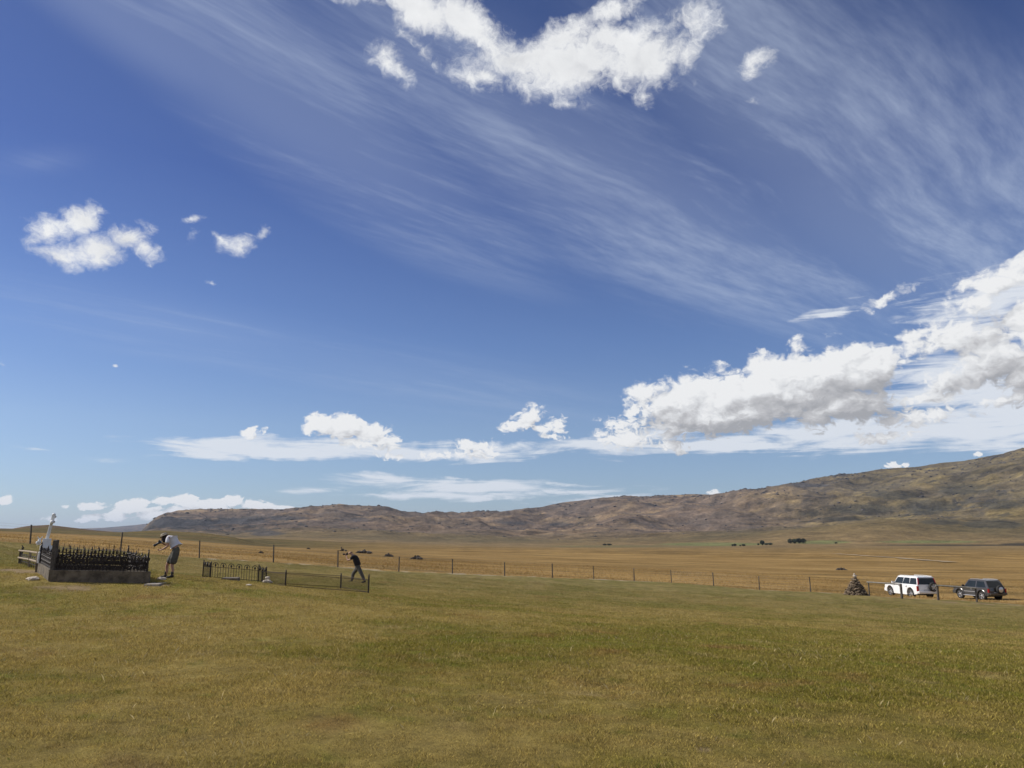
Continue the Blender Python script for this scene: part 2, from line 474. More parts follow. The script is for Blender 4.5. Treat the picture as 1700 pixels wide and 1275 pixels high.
LAYERS = [
    (96, L0),
    (180, [(-500, 872), (-200, 878), (0, 882.5), (100, 886), (200, 891), (300, 897), (400, 905), (450, 909.5), (550, 916), (700, 924), (900, 931), (1100, 939), (1300, 947), (1500, 952), (1700, 956), (2400, 965)]),
    (350, [(-500, 877), (-200, 882), (0, 885), (200, 893), (300, 898), (400, 905.5), (450, 908), (550, 911), (700, 916), (900, 921), (1100, 925), (1300, 929), (1700, 934), (2400, 940)]),
    (700, [(-500, 874), (-200, 878), (0, 881), (100, 883), (170, 885), (240, 881), (270, 880.5), (300, 882.5), (350, 886), (390, 892), (420, 901), (450, 906), (500, 906), (700, 910.5), (900, 913), (1300, 916.5), (1700, 919), (2400, 920)]),
    (1100, [(-500, 868), (-200, 874), (0, 877), (20, 877.5), (45, 873), (80, 871), (110, 874.5), (150, 879.5), (200, 884), (300, 890), (400, 895), (430, 894), (500, 897), (540, 899), (620, 902), (700, 906.5), (900, 909.5), (1300, 911), (1700, 912), (2400, 912)]),
    (1700, [(-500, 884), (0, 888), (300, 890), (400, 895), (500, 899), (560, 901), (640, 899.5), (700, 902), (800, 906.5), (900, 908), (1300, 908), (1700, 908.5), (2400, 909)]),
    (2500, [(-500, 885), (0, 888), (300, 889), (500, 896), (600, 900), (700, 903), (800, 904.5), (900, 905), (1100, 905.5), (1300, 903), (1500, 902), (1700, 903), (2400, 903)]),
    (3200, [(-500, 886), (0, 888), (300, 888), (400, 891), (500, 889), (600, 891), (700, 895), (800, 900), (900, 901), (1000, 899), (1100, 897), (1200, 894), (1270, 888), (1330, 880), (1400, 873), (1440, 870), (1500, 868), (1560, 871), (1620, 877), (1700, 884), (1900, 890), (2400, 890)]),
    (3800, [(-500, 886), (0, 888), (300, 888), (380, 888), (430, 883), (500, 880), (600, 880), (700, 884), (800, 888), (900, 890), (1000, 889), (1100, 887), (1200, 884), (1330, 878), (1440, 872), (1500, 868), (1600, 858), (1700, 848), (1900, 840), (2400, 860)]),
    (5000, [(-500, 886), (0, 888), (230, 888), (260, 886), (300, 882), (400, 877), (450, 871), (500, 868), (560, 866), (640, 862), (700, 866), (800, 868), (900, 866), (1000, 858), (1100, 854), (1200, 851), (1330, 842), (1440, 834), (1500, 828), (1600, 815), (1700, 797), (1900, 780), (2400, 830)]),
    (6900, SKYL),
    (8200, low(SKYL, 14)),
    (12000, [(-900, 889), (2800, 889)]),
    (24000, [(-700, 881), (0, 879), (100, 878.5), (150, 876.5), (170, 876), (240, 870), (330, 868), (500, 875), (2600, 885)]),
    (34000, [(-900, 891), (2800, 891)]),
]
_LA = []
for rr, poly in LAYERS:
    a = []; t = []
    for p in poly:
        A_, E_ = azel(*p)
        a.append(A_); t.append(math.tan(E_))
    _LA.append((rr, np.array(a), np.array(t)))
_LR = np.log([l[0] for l in _LA])


def layer_tan(azv, r):
    """tangent of the elevation angle of the land at azimuth azv, range r"""
    wob = 1.0 + 0.14 * fbm(azv * 5.0 + 3.0, np.zeros_like(azv) + 0.37, 3) * sstep(500, 2500, r)
    lr = np.log(np.clip(r * wob, 96.1, 33900))
    T = np.stack([np.interp(azv, l[1], l[2]) for l in _LA])          # layers x points
    k = np.clip(np.searchsorted(_LR, lr) - 1, 0, len(_LR) - 2)
    f = (lr - _LR[k]) / (_LR[k + 1] - _LR[k])
    idx = np.arange(len(azv))
    return T[k, idx] * (1 - f) + T[k + 1, idx] * f


def hills_noise(x, y, r):
    amp = np.interp(r, [250, 700, 1500, 2600, 3300, 4200, 5200, 6400, 6900, 8000, 24000, 30000],
                    [0, .4, 1.2, 1.0, 26, 100, 160, 120, 30, 30, 60, 40])
    wx = 260 * fbm(x / 1500, y / 1500 + 9, 2); wy = 260 * fbm(x / 1500 + 5, y / 1500, 2)
    rg = fbm((x + wx) / 1150.0 + 3.3, (y + wy) / 1150.0, 7, 0.48, True)
    fn = fbm(x / 150.0, y / 150.0, 5, 0.62)
    lf = sstep(azel(215, 880)[0], azel(262, 880)[0], np.arctan2(x, y)) * .93 + .07
    lf = np.where(r < 2600, 1.0, lf)
    amp = amp * lf
    return amp * (rg * 1.0 - 0.28) + np.interp(r, [2600, 3300, 4200, 6400, 6900, 9000], [0, 6, 20, 24, 13, 10]) * lf * fn


def ground_z(x, y):
    x = np.atleast_1d(np.asarray(x, float)); y = np.atleast_1d(np.asarray(y, float))
    sh = x.shape; x = x.ravel(); y = y.ravel()
    r = np.hypot(x, y); azv = np.arctan2(x, y)
    z = np.zeros_like(x)
    nr = r < 110
    if nr.any():
        z[nr] = tps(x[nr], y[nr])
        z[nr] += 0.10 * perlin(x[nr] / 6.0, y[nr] / 6.0) * sstep(4, 12, r[nr]) + 0.035 * perlin(x[nr] / 1.1, y[nr] / 1.1) * sstep(2, 6, r[nr])
    fr = r > 82
    if fr.any():
        zf = CAMZ + r[fr] * layer_tan(np.clip(azv[fr], -1.0, 1.0), r[fr]) + hills_noise(x[fr], y[fr], r[fr])
        zf += 0.25 * perlin(x[fr] / 24.0, y[fr] / 24.0) * sstep(100, 200, r[fr])
        wgt = sstep(84, 104, r[fr])
        z[fr] = z[fr] * (1 - wgt) + zf * wgt
    return z.reshape(sh)


def gz(x, y):
    return float(ground_z(x, y)[0])


def gpx(px, Y):
    """ground point seen in photo column px at depth Y"""
    x = (px - 850) / F * Y
    for _ in range(4):
        z = gz(x, Y) - CAMZ
        x = (px - 850) / F * (Y * CT + z * ST)
    return Vector((x, Y, gz(x, Y)))


def topx(p):
    """photo pixel of a world point"""
    q = Vector(p) - Vector((0, 0, CAMZ))
    dep = q.y * CT + q.z * ST
    up = -q.y * ST + q.z * CT
    return 850 + F * q.x / dep, 637.5 - F * up / dep


# polar grid, dense where the camera looks
front = np.linspace(R(-44), R(44), 1150)
back = np.linspace(R(44), R(316), 90)[1:-1]
AZS = np.concatenate([front, back])
rr = [1.2]
while rr[-1] < 33000:
    q = rr[-1]
    step = 1.022 if q < 60 else (1.018 if q < 2400 else (1.0062 if q < 7600 else 1.03))
    rr.append(q * step)
RS = np.array(rr)
NA, NR = len(AZS), len(RS)
AA, RRR = np.meshgrid(AZS, RS)
GX = np.sin(AA) * RRR; GY = np.cos(AA) * RRR
GZ = np.empty_like(GX)
for i in range(NR):
    GZ[i] = ground_z(GX[i], GY[i])
# behind the camera beyond the hill radius keep things simple and low
fence_xy = np.array([[p.x, p.y] for p in FENCE])


def fence_side(x, y):
    """signed distance to the fence line; positive inside (lawn)"""
    best = np.full(x.shape, 1e9); sgn = np.ones(x.shape)
    pts = [fence_xy[0] + (fence_xy[0] - fence_xy[1]) * 8] + list(fence_xy) + [fence_xy[-1] + (fence_xy[-1] - fence_xy[-2]) * 1.2 + np.array([0, -1.0])]
    pts.append(pts[-1] + np.array([60, -14.0]))
    for a, b in zip(pts[:-1], pts[1:]):
        ab = b - a
        t = np.clip(((x - a[0]) * ab[0] + (y - a[1]) * ab[1]) / (ab @ ab), 0, 1)
        dx = x - a[0] - t * ab[0]; dy = y - a[1] - t * ab[1]
        d = np.hypot(dx, dy)
        s = -np.sign(ab[0] * (y - a[1]) - ab[1] * (x - a[0]))
        m = d < best
        best = np.where(m, d, best); sgn = np.where(m, s, sgn)
    return best * sgn


def lerp3(a, b, t):
    t = np.asarray(t)[..., None]
    return np.asarray(a) * (1 - t) + np.asarray(b) * t


def lawn_colour(x, y):
    n1 = fbm(x / 3.2, y / 3.0, 5, 0.68); n2 = fbm(x / .6 + 7, y / 0.55, 4, 0.66); n3 = fbm(x / 13.0 - 4, y / 11.0, 3)
    c = lerp3((0.185, 0.165, 0.024), (0.305, 0.240, 0.062), sstep(-.26, .26, n1 * .8 + n3 * .8 + n2 * .35))
    c = lerp3(c, (0.160, 0.182, 0.022), sstep(.04, .32, n2 * .7 - n1 * .7 - n3 * .2) * .65)
    c = lerp3(c, (0.40, 0.320, 0.125), sstep(.12, .40, fbm(x / 1.7 + 31, y / 1.3, 5, .66)) * .6)
    c = lerp3(c, (0.245, 0.150, 0.045), sstep(.10, .36, fbm(x / 3.0 - 11, y / 2.4, 5, .62)) * .7)
    c = lerp3(c, (0.105, 0.130, 0.016), sstep(.20, .40, fbm(x / .9 + 51, y / .8, 4, .65)) * .6)
    c = lerp3(c, (0.150, 0.098, 0.036), sstep(.16, .36, fbm(x / 1.9 + 71, y / 1.5, 5, .66)) * .55)
    c = c * np.array([1.05, .99, 1.12])
    rr_ = np.hypot(x, y)
    return lerp3(c, lerp3((0.165, 0.138, 0.052), (0.225, 0.180, 0.078), sstep(-.25, .25, n1 + n2 * .4)), sstep(18, 62, rr_) * .6)


def field_colour(x, y, r):
    az_ = np.arctan2(x, y)
    n1 = fbm(az_ * 6, np.log(r) * 13, 4, .6); n2 = fbm(x / 40, y / 26, 4, .6); n3 = fbm(x / 9 + 5, y / 5, 3, .6)
    c = lerp3((0.210, 0.128, 0.040), (0.335, 0.215, 0.078), sstep(-.3, .3, n1 * .6 + n2 * .8 + n3 * .3))
    c = lerp3(c, (0.130, 0.088, 0.032), sstep(.02, .3, fbm(az_ * 3 + 8, np.log(r) * 18, 5, .65)) * .85)
    return c


x = GX.ravel(); y = GY.ravel(); r = RRR.ravel(); z = GZ.ravel()
sd_f = fence_side(x, y)
land = field_colour(x, y, r)
land = land * (1 + .18 * sstep(170, 90, r))[:, None]
# the far plain is duller
land = lerp3(land, lerp3((0.160, 0.115, 0.056), (0.210, 0.152, 0.074), sstep(-.2, .2, fbm(np.arctan2(x, y) * 2, np.log(r) * 22, 4, .6))), sstep(300, 1600, r) * .7)
# projected photo coordinates of every vertex, for laying out land cover and cloud shadow seen in the photo
depv = y * CT + (z - CAMZ) * ST
depv = np.where(depv < 1, 1, depv)
PXv = 850 + F * x / depv
PYv = 637.5 - F * (-y * ST + (z - CAMZ) * CT) / depv
# hills: brown tussock, purple-grey scree, dark scrub and rock
sl = fbm(x / 700 + 4, y / 700, 6, .6); s2 = fbm(x / 190, y / 190, 5, .65); s3 = fbm(x / 420 + 11, y / 420, 6, .6, True); s4 = fbm(x / 70, y / 70, 4, .65)
s5 = fbm(x / 1300 + 2, y / 1300, 5, .6)
hill = lerp3((0.158, 0.108, 0.066), (0.122, 0.090, 0.066), sstep(-.2, .25, sl))
hill = lerp3(hill, (0.255, 0.180, 0.098), sstep(.0, .34, -sl + s2 * .6) * .85)
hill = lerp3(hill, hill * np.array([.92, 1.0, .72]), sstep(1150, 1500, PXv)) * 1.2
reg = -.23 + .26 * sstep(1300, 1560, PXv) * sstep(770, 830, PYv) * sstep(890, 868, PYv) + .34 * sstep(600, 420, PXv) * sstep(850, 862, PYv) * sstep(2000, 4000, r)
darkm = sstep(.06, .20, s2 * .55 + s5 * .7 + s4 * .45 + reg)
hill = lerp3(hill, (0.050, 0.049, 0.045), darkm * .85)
crag = sstep(.30, .46, fbm(x / 260 - 7, y / 190, 6, .68, True) + s4 * .25)
hill = lerp3(hill, (0.060, 0.056, 0.055), crag * .32)
gul = sstep(.30, .52, s3)
hill = lerp3(hill, (0.085, 0.070, 0.055), gul * .5)
# lower foothills are warmer and smooth
foot = sstep(4100, 3300, r) * sstep(2300, 2900, r)
hill = lerp3(hill, lerp3((0.165, 0.118, 0.048), (0.118, 0.092, 0.040), sstep(-.2, .3, sl + s2 * .6)), foot * .85)
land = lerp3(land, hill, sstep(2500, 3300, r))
# olive rise and brown hill on the left
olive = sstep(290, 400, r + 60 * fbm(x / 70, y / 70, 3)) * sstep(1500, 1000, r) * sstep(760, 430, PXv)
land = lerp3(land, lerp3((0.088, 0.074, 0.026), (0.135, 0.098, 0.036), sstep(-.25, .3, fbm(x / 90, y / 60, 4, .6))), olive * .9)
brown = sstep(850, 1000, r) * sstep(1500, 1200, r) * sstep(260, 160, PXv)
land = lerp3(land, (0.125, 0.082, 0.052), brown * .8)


PN = fbm(x / 240 + 3, y / 240, 6, .68)


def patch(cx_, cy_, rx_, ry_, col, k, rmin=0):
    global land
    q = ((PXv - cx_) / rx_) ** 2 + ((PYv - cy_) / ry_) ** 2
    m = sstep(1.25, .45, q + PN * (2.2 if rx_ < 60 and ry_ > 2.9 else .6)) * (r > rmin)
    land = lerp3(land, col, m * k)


GREEN = (0.135, 0.180, 0.060)
for g in [(1185, 903.5, 95, 3.2), (1365, 900.5, 48, 3.6), (1540, 899.5, 90, 2.6)]:
    patch(*g, GREEN, .6, 1400)
patch(1020, 907, 120, 2, (.13, .12, .05), .6, 1000)
for g in [(1600, 905.0, 160, 1.4), (1690, 903.5, 30, 2.5)]:
    patch(*g, (0.035, 0.03, 0.02), .8, 900)  # dark strip: hedge line and cloud shadow, both put into the land colour
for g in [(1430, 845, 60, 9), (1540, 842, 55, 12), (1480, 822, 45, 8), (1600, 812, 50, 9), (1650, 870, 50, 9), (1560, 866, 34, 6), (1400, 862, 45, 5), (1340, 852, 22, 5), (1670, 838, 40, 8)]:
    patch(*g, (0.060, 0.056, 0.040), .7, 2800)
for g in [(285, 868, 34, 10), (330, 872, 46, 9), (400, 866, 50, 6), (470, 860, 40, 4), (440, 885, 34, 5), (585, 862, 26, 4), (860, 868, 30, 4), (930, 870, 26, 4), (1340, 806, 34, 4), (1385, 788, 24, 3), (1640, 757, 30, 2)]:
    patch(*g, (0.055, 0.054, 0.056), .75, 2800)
# lawn inside the fence
wob = fbm(x / 2.3, y / 2.3, 3) * 1.1
lawn_m = sstep(-.4, .5, sd_f + wob * .6) * (r < 220)
land = lerp3(land, lawn_colour(x, y), lawn_m)
strip = sstep(1.0, .3, np.abs(sd_f - .1 + wob * .4)) * sstep(-.12, .22, fbm(x / 1.4, y / 1.2, 4, .7) + .5 * fbm(x / 9, y / 9, 2)) * (r < 130) * (x > -22)
land = lerp3(land, (0.46, 0.38, 0.26), strip * .9)


def bare(px, Y, ra, rb, col=(0.30, 0.215, 0.125), k=.85, rot=0):
    global land
    p = gpx(px, Y)
    dx = x - p.x; dy = y - p.y
    c_, s_ = math.cos(rot), math.sin(rot)
    q = ((dx * c_ + dy * s_) / ra) ** 2 + ((-dx * s_ + dy * c_) / rb) ** 2
    m = sstep(1.3, .5, q + fbm(x / .35, y / .35, 4, .65) * 1.5)
    land = lerp3(land, col, m * k)


BARE = [(215, 5.82, .42, .16), (135, 5.88, .30, .10), (1330, 6.3, .22, .05), (70, 27.0, .9, .5), (722, 6.9, .17, .05), (1190, 7.0, .2, .05), (210, 11.5, .22, .05), (110, 24.0, 1.0, .5),
        (40, 27.5, 1.3, .6), (320, 33, 1.4, .5), (258, 25.2, .5, .25), (500, 33, 2.2, .18), (600, 33.0, 1.3, .15), (1640, 57, 4.5, .35), (1500, 62.5, 1.2, .3),
        (385, 34, 2.0, .5), (1150, 9.0, .2, .05), (640, 13.5, .3, .06)]
for b in BARE:
    bare(*b)
bare(520, 35.8, 2.1, 1.1, (.165, .118, .055), .6)
bare(380, 36.8, 1.5, .6, (.185, .140, .060), .5)


def mesh_from_np(name, verts, faces, mats=None, col=None, smooth=True, alpha=None):
    me = bpy.data.meshes.new(name)
    nv, nf = len(verts), len(faces)
    k = faces.shape[1]
    me.vertices.add(nv); me.vertices.foreach_set('co', np.ascontiguousarray(verts, dtype=np.float32).ravel())
    me.loops.add(nf * k); me.loops.foreach_set('vertex_index', np.ascontiguousarray(faces, dtype=np.int32).ravel())
    me.polygons.add(nf); me.polygons.foreach_set('loop_start', np.arange(0, nf * k, k, dtype=np.int32))
    me.update(calc_edges=True)
    if smooth:
        me.polygons.foreach_set('use_smooth', np.ones(nf, dtype=bool))
    if col is not None:
        at_ = me.color_attributes.new('land', 'FLOAT_COLOR', 'POINT')
        c4 = np.ones((nv, 4), dtype=np.float32); c4[:, :3] = col
        if alpha is not None: c4[:, 3] = alpha
        at_.data.foreach_set('color', c4.ravel())
    if mats:
        me.materials.append(mats)
    me.validate()
    return me


def mat(name, base=(.5, .5, .5), rough=.6, metal=0.0, spec=None, bump=None, var=None, coat=0.0, trans=0.0):
    """principled material with procedural colour variation and bump. var=(scale, amount), bump=(scale, distance)"""
    m = bpy.data.materials.new(name); m.use_nodes = True
    n = NT(m.node_tree); bs = n.n['Principled BSDF']
    bs.inputs['Roughness'].default_value = rough
    bs.inputs['Metallic'].default_value = metal
    if spec is not None: bs.inputs['Specular IOR Level'].default_value = spec
    if coat: bs.inputs['Coat Weight'].default_value = coat
    tcn = n.new('ShaderNodeTexCoord')
    if var:
        f = n.noise(tcn.outputs['Object'], var[0], 6, .65)
        f = n.maprange(f, .3, .7)
        lo = tuple(c * (1 - var[1]) for c in base); hi = tuple(min(1, c * (1 + var[1])) for c in base)
        n.l.new(n.mix(f, (*lo, 1), (*hi, 1)), bs.inputs['Base Color'])
    else:
        bs.inputs['Base Color'].default_value = (*base, 1)
    if bump:
        b = n.new('ShaderNodeBump'); b.inputs['Distance'].default_value = bump[1]; b.inputs['Strength'].default_value = 1.0
        n.l.new(n.noise(tcn.outputs['Object'], bump[0], 7, .65), b.inputs['Height'])
        n.l.new(b.outputs[0], bs.inputs['Normal'])
    return m


def land_material(name, kind):
    m = bpy.data.materials.new(name); m.use_nodes = True
    n = NT(m.node_tree); bs = n.n['Principled BSDF']
    bs.inputs['Roughness'].default_value = .95
    bs.inputs['Specular IOR Level'].default_value = .1
    at_ = n.new('ShaderNodeAttribute'); at_.attribute_name = 'land'
    geo = n.new('ShaderNodeNewGeometry'); P = geo.outputs['Position']
    if kind == 'near':
        sp = n.new('ShaderNodeSeparateXYZ'); n.l.new(P, sp.inputs[0])
        f1 = n.noise(P, 55.0, 5, .7); f2 = n.noise(P, 9.0, 6, .65); f3 = n.noise(P, 1.3, 6, .65)
        f = n.math('ADD', n.math('MULTIPLY', f1, .3), n.math('ADD', n.math('MULTIPLY', f2, .3), n.math('MULTIPLY', f3, .4)))
        k = n.maprange(f, .36, .64, .45, 1.5, False)
        b = n.new('ShaderNodeBump'); b.inputs['Distance'].default_value = .05
        n.l.new(n.math('ADD', f1, n.math('MULTIPLY', f2, 1.5)), b.inputs['Height']); n.l.new(b.outputs[0], bs.inputs['Normal'])
    else:
        f1 = n.noise(P, .06, 6, .7); f2 = n.noise(P, .012, 6, .65); f3 = n.noise(n.mapping(P, scale=(1, 1, 2.5)), .2, 4, .7)
        f = n.math('ADD', n.math('MULTIPLY', f1, .4), n.math('ADD', n.math('MULTIPLY', f2, .35), n.math('MULTIPLY', f3, .25)))
        k = n.maprange(f, .38, .62, .38, 1.6, False)
        b = n.new('ShaderNodeBump'); b.inputs['Distance'].default_value = 9.0
        n.l.new(f, b.inputs['Height']); n.l.new(b.outputs[0], bs.inputs['Normal'])
    if kind != 'near':
        g1 = n.noise(n.mapping(P, scale=(1, 1, 1.8)), .0075, 9, .72)
        g2 = n.noise(P, .0016, 4, .6)
        g = n.math('ADD', g1, n.math('MULTIPLY', n.math('SUBTRACT', g2, .5), .55))
        dk = n.math('MULTIPLY', n.maprange(g, .535, .61, 0.0, .44), at_.outputs['Alpha'])
        lt = n.math('MULTIPLY', n.maprange(g, .44, .38, 0.0, .35), at_.outputs['Alpha'])
        k = n.math('MULTIPLY', k, n.math('ADD', n.math('SUBTRACT', 1.0, dk), lt))
    kc = n.combine(k, k, k)
    c = n.mix(1.0, at_.outputs['Color'], kc, 'MULTIPLY')
    n.l.new(c, bs.inputs['Base Color'])
    return m


def tag(o, label=None, cat=None, group=None, kind=None):
    if label: o['label'] = label
    if cat: o['category'] = cat
    if group: o['group'] = group
    if kind: o['kind'] = kind
    return o


def link(name, me, parent=None):
    o = bpy.data.objects.new(name, me)
    COL.objects.link(o)
    if parent is not None:
        o.parent = parent
    return o


def empty(name, loc=(0, 0, 0), rz=0.0):
    o = bpy.data.objects.new(name, None)
    o.empty_display_size = .2
    o.location = loc; o.rotation_euler = (0, 0, rz)
    COL.objects.link(o)
    return o


m_near = land_material('grassland', 'near')
m_far = land_material('tussock_hill', 'far')
V = np.c_[x, y, z]
SPLIT = int(np.searchsorted(RS, 420.0))


def band(i0, i1, name, m):
    rows = np.arange(i0, i1 + 1)
    idx = (np.arange(NR)[:, None] * NA + np.arange(NA)[None, :])
    sub = idx[i0:i1 + 1].ravel()
    loc = (np.arange(len(rows))[:, None] * NA + np.arange(NA)[None, :])
    a = loc[:-1]; b = loc[1:]
    f = np.stack([a, np.roll(a, -1, 1), np.roll(b, -1, 1), b], -1).reshape(-1, 4)[:, ::-1]
    me = mesh_from_np(name, V[sub], f, m, land[sub], alpha=(sstep(3000, 3900, r) * sstep(16000, 9000, r))[sub])
    return link(name, me)


ground = band(0, SPLIT, 'ground', m_near)
# close the little hole under the camera
tag(ground, 'short green and straw grass lawn running into the dry golden plain', 'ground', kind='structure')
hills = band(SPLIT, NR - 1, 'hills', m_far)
tag(hills, 'brown tussock hills and the far plain under the sky', 'hills', kind='structure')
cap_f = []
me = bpy.data.meshes.new('ground_patch')
bm = bmesh.new()
c0 = bm.verts.new((0, 0, gz(0, 0)))
ring = [bm.verts.new(tuple(V[k])) for k in range(NA)]
for k in range(NA):
    bm.faces.new((c0, ring[(k + 1) % NA], ring[k]))
bm.to_mesh(me); bm.free()
me.materials.append(mat('soil_patch', (.15, .13, .04), .9, var=(8, .3)))
gp = link('ground_patch', me)
tag(gp, 'patch of lawn right under the photographer', 'ground', kind='structure')

#@@OBJECTS@@
# ------------------------------------------------------------------ mesh builder
class MB:
    def __init__(s):
        s.v = []; s.f = []

    def add(s, vs, fs, M=None):
        o = len(s.v)
        if M is not None:
            vs = [M @ Vector(v) for v in vs]
        s.v += [tuple(v) for v in vs]
        s.f += [tuple(o + i for i in f) for f in fs]
        return s

    def box(s, c, d, M=None, top=1.0, rz=0.0):
        """centre, full size; top = scale of the upper face"""
        hx, hy, hz = d[0] / 2, d[1] / 2, d[2] / 2
        vs = []
        for z_, k in ((-hz, 1.0), (hz, top)):
            for x_, y_ in ((-hx, -hy), (hx, -hy), (hx, hy), (-hx, hy)):
                vs.append(Matrix.Rotation(rz, 3, 'Z') @ Vector((x_ * k, y_ * k, z_)) + Vector(c))
        return s.add(vs, [(3, 2, 1, 0), (4, 5, 6, 7), (0, 1, 5, 4), (1, 2, 6, 5), (2, 3, 7, 6), (3, 0, 4, 7)], M)

    def tube(s, pts, rad, n=8, M=None, caps=True):
        pts = [Vector(p) for p in pts]
        rad = rad if isinstance(rad, (list, tuple)) else [rad] * len(pts)
        vs = []; fs = []
        for i, p in enumerate(pts):
            d = (pts[min(i + 1, len(pts) - 1)] - pts[max(i - 1, 0)]).normalized()
            u = d.cross(Vector((0, 0, 1)))
            if u.length < 1e-3: u = d.cross(Vector((0, 1, 0)))
            u.normalize(); v = d.cross(u)
            for k in range(n):
                a = 2 * math.pi * k / n
                vs.append(p + (u * math.cos(a) + v * math.sin(a)) * rad[i])
        for i in range(len(pts) - 1):
            for k in range(n):
                a = i * n + k; b = i * n + (k + 1) % n
                fs.append((a, b, b + n, a + n))
        if caps:
            fs.append(tuple(range(n))[::-1]); fs.append(tuple((len(pts) - 1) * n + k for k in range(n)))
        return s.add(vs, fs, M)

    def lathe(s, prof, n=16, M=None):
        """profile of (radius, z), closed at the axis"""
        vs = []; fs = []
        for (r_, z_) in prof:
            for k in range(n):
                a = 2 * math.pi * k / n
                vs.append((r_ * math.cos(a), r_ * math.sin(a), z_))
        m = len(prof)
        for i in range(m - 1):
            for k in range(n):
                a = i * n + k; b = i * n + (k + 1) % n
                fs.append((a, b, b + n, a + n))
        fs.append(tuple(range(n))[::-1]); fs.append(tuple((m - 1) * n + k for k in range(n)))
        return s.add(vs, fs, M)

    def ring(s, c, R_, r_, plane='XZ', a0=0, a1=2 * math.pi, n=14, m=5, M=None):
        pts = []
        for k in range(n + 1):
            a = a0 + (a1 - a0) * k / n
            if plane == 'XZ': p = Vector((R_ * math.cos(a), 0, R_ * math.sin(a)))
            elif plane == 'YZ': p = Vector((0, R_ * math.cos(a), R_ * math.sin(a)))
            else: p = Vector((R_ * math.cos(a), R_ * math.sin(a), 0))
            pts.append(p + Vector(c))
        return s.tube(pts, r_, m, M)

    def ico(s, c, d, sub=1, jit=0.0, seed=0, M=None, flat=None):
        bm_ = bmesh.new(); bmesh.ops.create_icosphere(bm_, subdivisions=sub, radius=1.0)
        rs = random.Random(seed)
        ph = [rs.uniform(0, 50) for _ in range(3)]
        vs = []
        for v in bm_.verts:
            k = 1.0
            if jit:
                k += jit * mnoise.noise(v.co * 1.6 + Vector(ph)) * 2 + jit * .5 * mnoise.noise(v.co * 4 + Vector(ph))
            q = Vector((v.co.x * d[0], v.co.y * d[1], v.co.z * d[2])) * k
            if flat is not None: q.z = max(q.z, flat)
            vs.append(q + Vector(c))
        fs = [tuple(v.index for v in f.verts) for f in bm_.faces]
        bm_.free()
        return s.add(vs, fs, M)

    def prism(s, prof, w0, w1=None, M=None):
        """profile of (x, z) extruded along y from w0 to w1"""
        if w1 is None: w0, w1 = -w0, w0
        n = len(prof)
        vs = [(p[0], w0, p[1]) for p in prof] + [(p[0], w1, p[1]) for p in prof]
        fs = [tuple(range(n)), tuple(range(2 * n - 1, n - 1, -1))]
        for k in range(n):
            fs.append((k, k + n, (k + 1) % n + n, (k + 1) % n))
        return s.add(vs, fs, M)

    def mesh(s, name, m, smooth=False, bevel=0.0):
        me = bpy.data.meshes.new(name)
        me.from_pydata(s.v, [], s.f)
        bm_ = bmesh.new(); bm_.from_mesh(me)
        bmesh.ops.recalc_face_normals(bm_, faces=bm_.faces)
        if bevel:
            ed = [e for e in bm_.edges if len(e.link_faces) == 2 and e.calc_face_angle(0) > R(25)]
            bmesh.ops.bevel(bm_, geom=ed, offset=bevel, segments=2, affect='EDGES', profile=.6, clamp_overlap=True)
        bm_.to_mesh(me); bm_.free()
        if smooth:
            me.polygons.foreach_set('use_smooth', [True] * len(me.polygons))
            try: me.set_sharp_from_angle(angle=R(40))
            except Exception: pass
        me.materials.append(m)
        return me

    def build(s, name, m, parent=None, smooth=False, bevel=0.0, label=None):
        o = link(name, s.mesh(name, m, smooth, bevel), parent)
        if label: o['label'] = label
        return o


M_iron = mat('cast_iron', (.026, .018, .015), .55, .3, var=(14, .5), bump=(60, .004))
M_rust = mat('rusty_iron', (.045, .028, .022), .8, .1, var=(18, .5), bump=(60, .003))
M_conc = mat('weathered_concrete', (.130, .105, .074), .95, var=(3.5, .5), bump=(22, .02))
M_conc2 = mat('pale_concrete', (.36, .31, .25), .95, var=(6, .25), bump=(25, .02))
M_marble = mat('white_marble', (.72, .72, .70), .5, var=(7, .12), bump=(30, .004))
M_post = mat('grey_timber', (.085, .072, .060), .9, var=(9, .4), bump=(35, .01))
M_rail = mat('bleached_timber', (.27, .245, .205), .9, var=(6, .3), bump=(30, .008))
M_oldwood = mat('straw_grey_timber', (.30, .235, .16), .9, var=(6, .35), bump=(30, .008))
M_wire = mat('galvanised_wire', (.25, .25, .24), .5, .6, var=(20, .2))
M_rock = mat('schist_rock', (.075, .062, .052), .95, var=(1.6, .55), bump=(6, .12))
M_stone = mat('cairn_stone', (.165, .122, .080), .95, var=(6.5, .75), bump=(14, .03))
M_paleStone = mat('pale_stone', (.50, .43, .35), .9, var=(9, .25), bump=(20, .02))


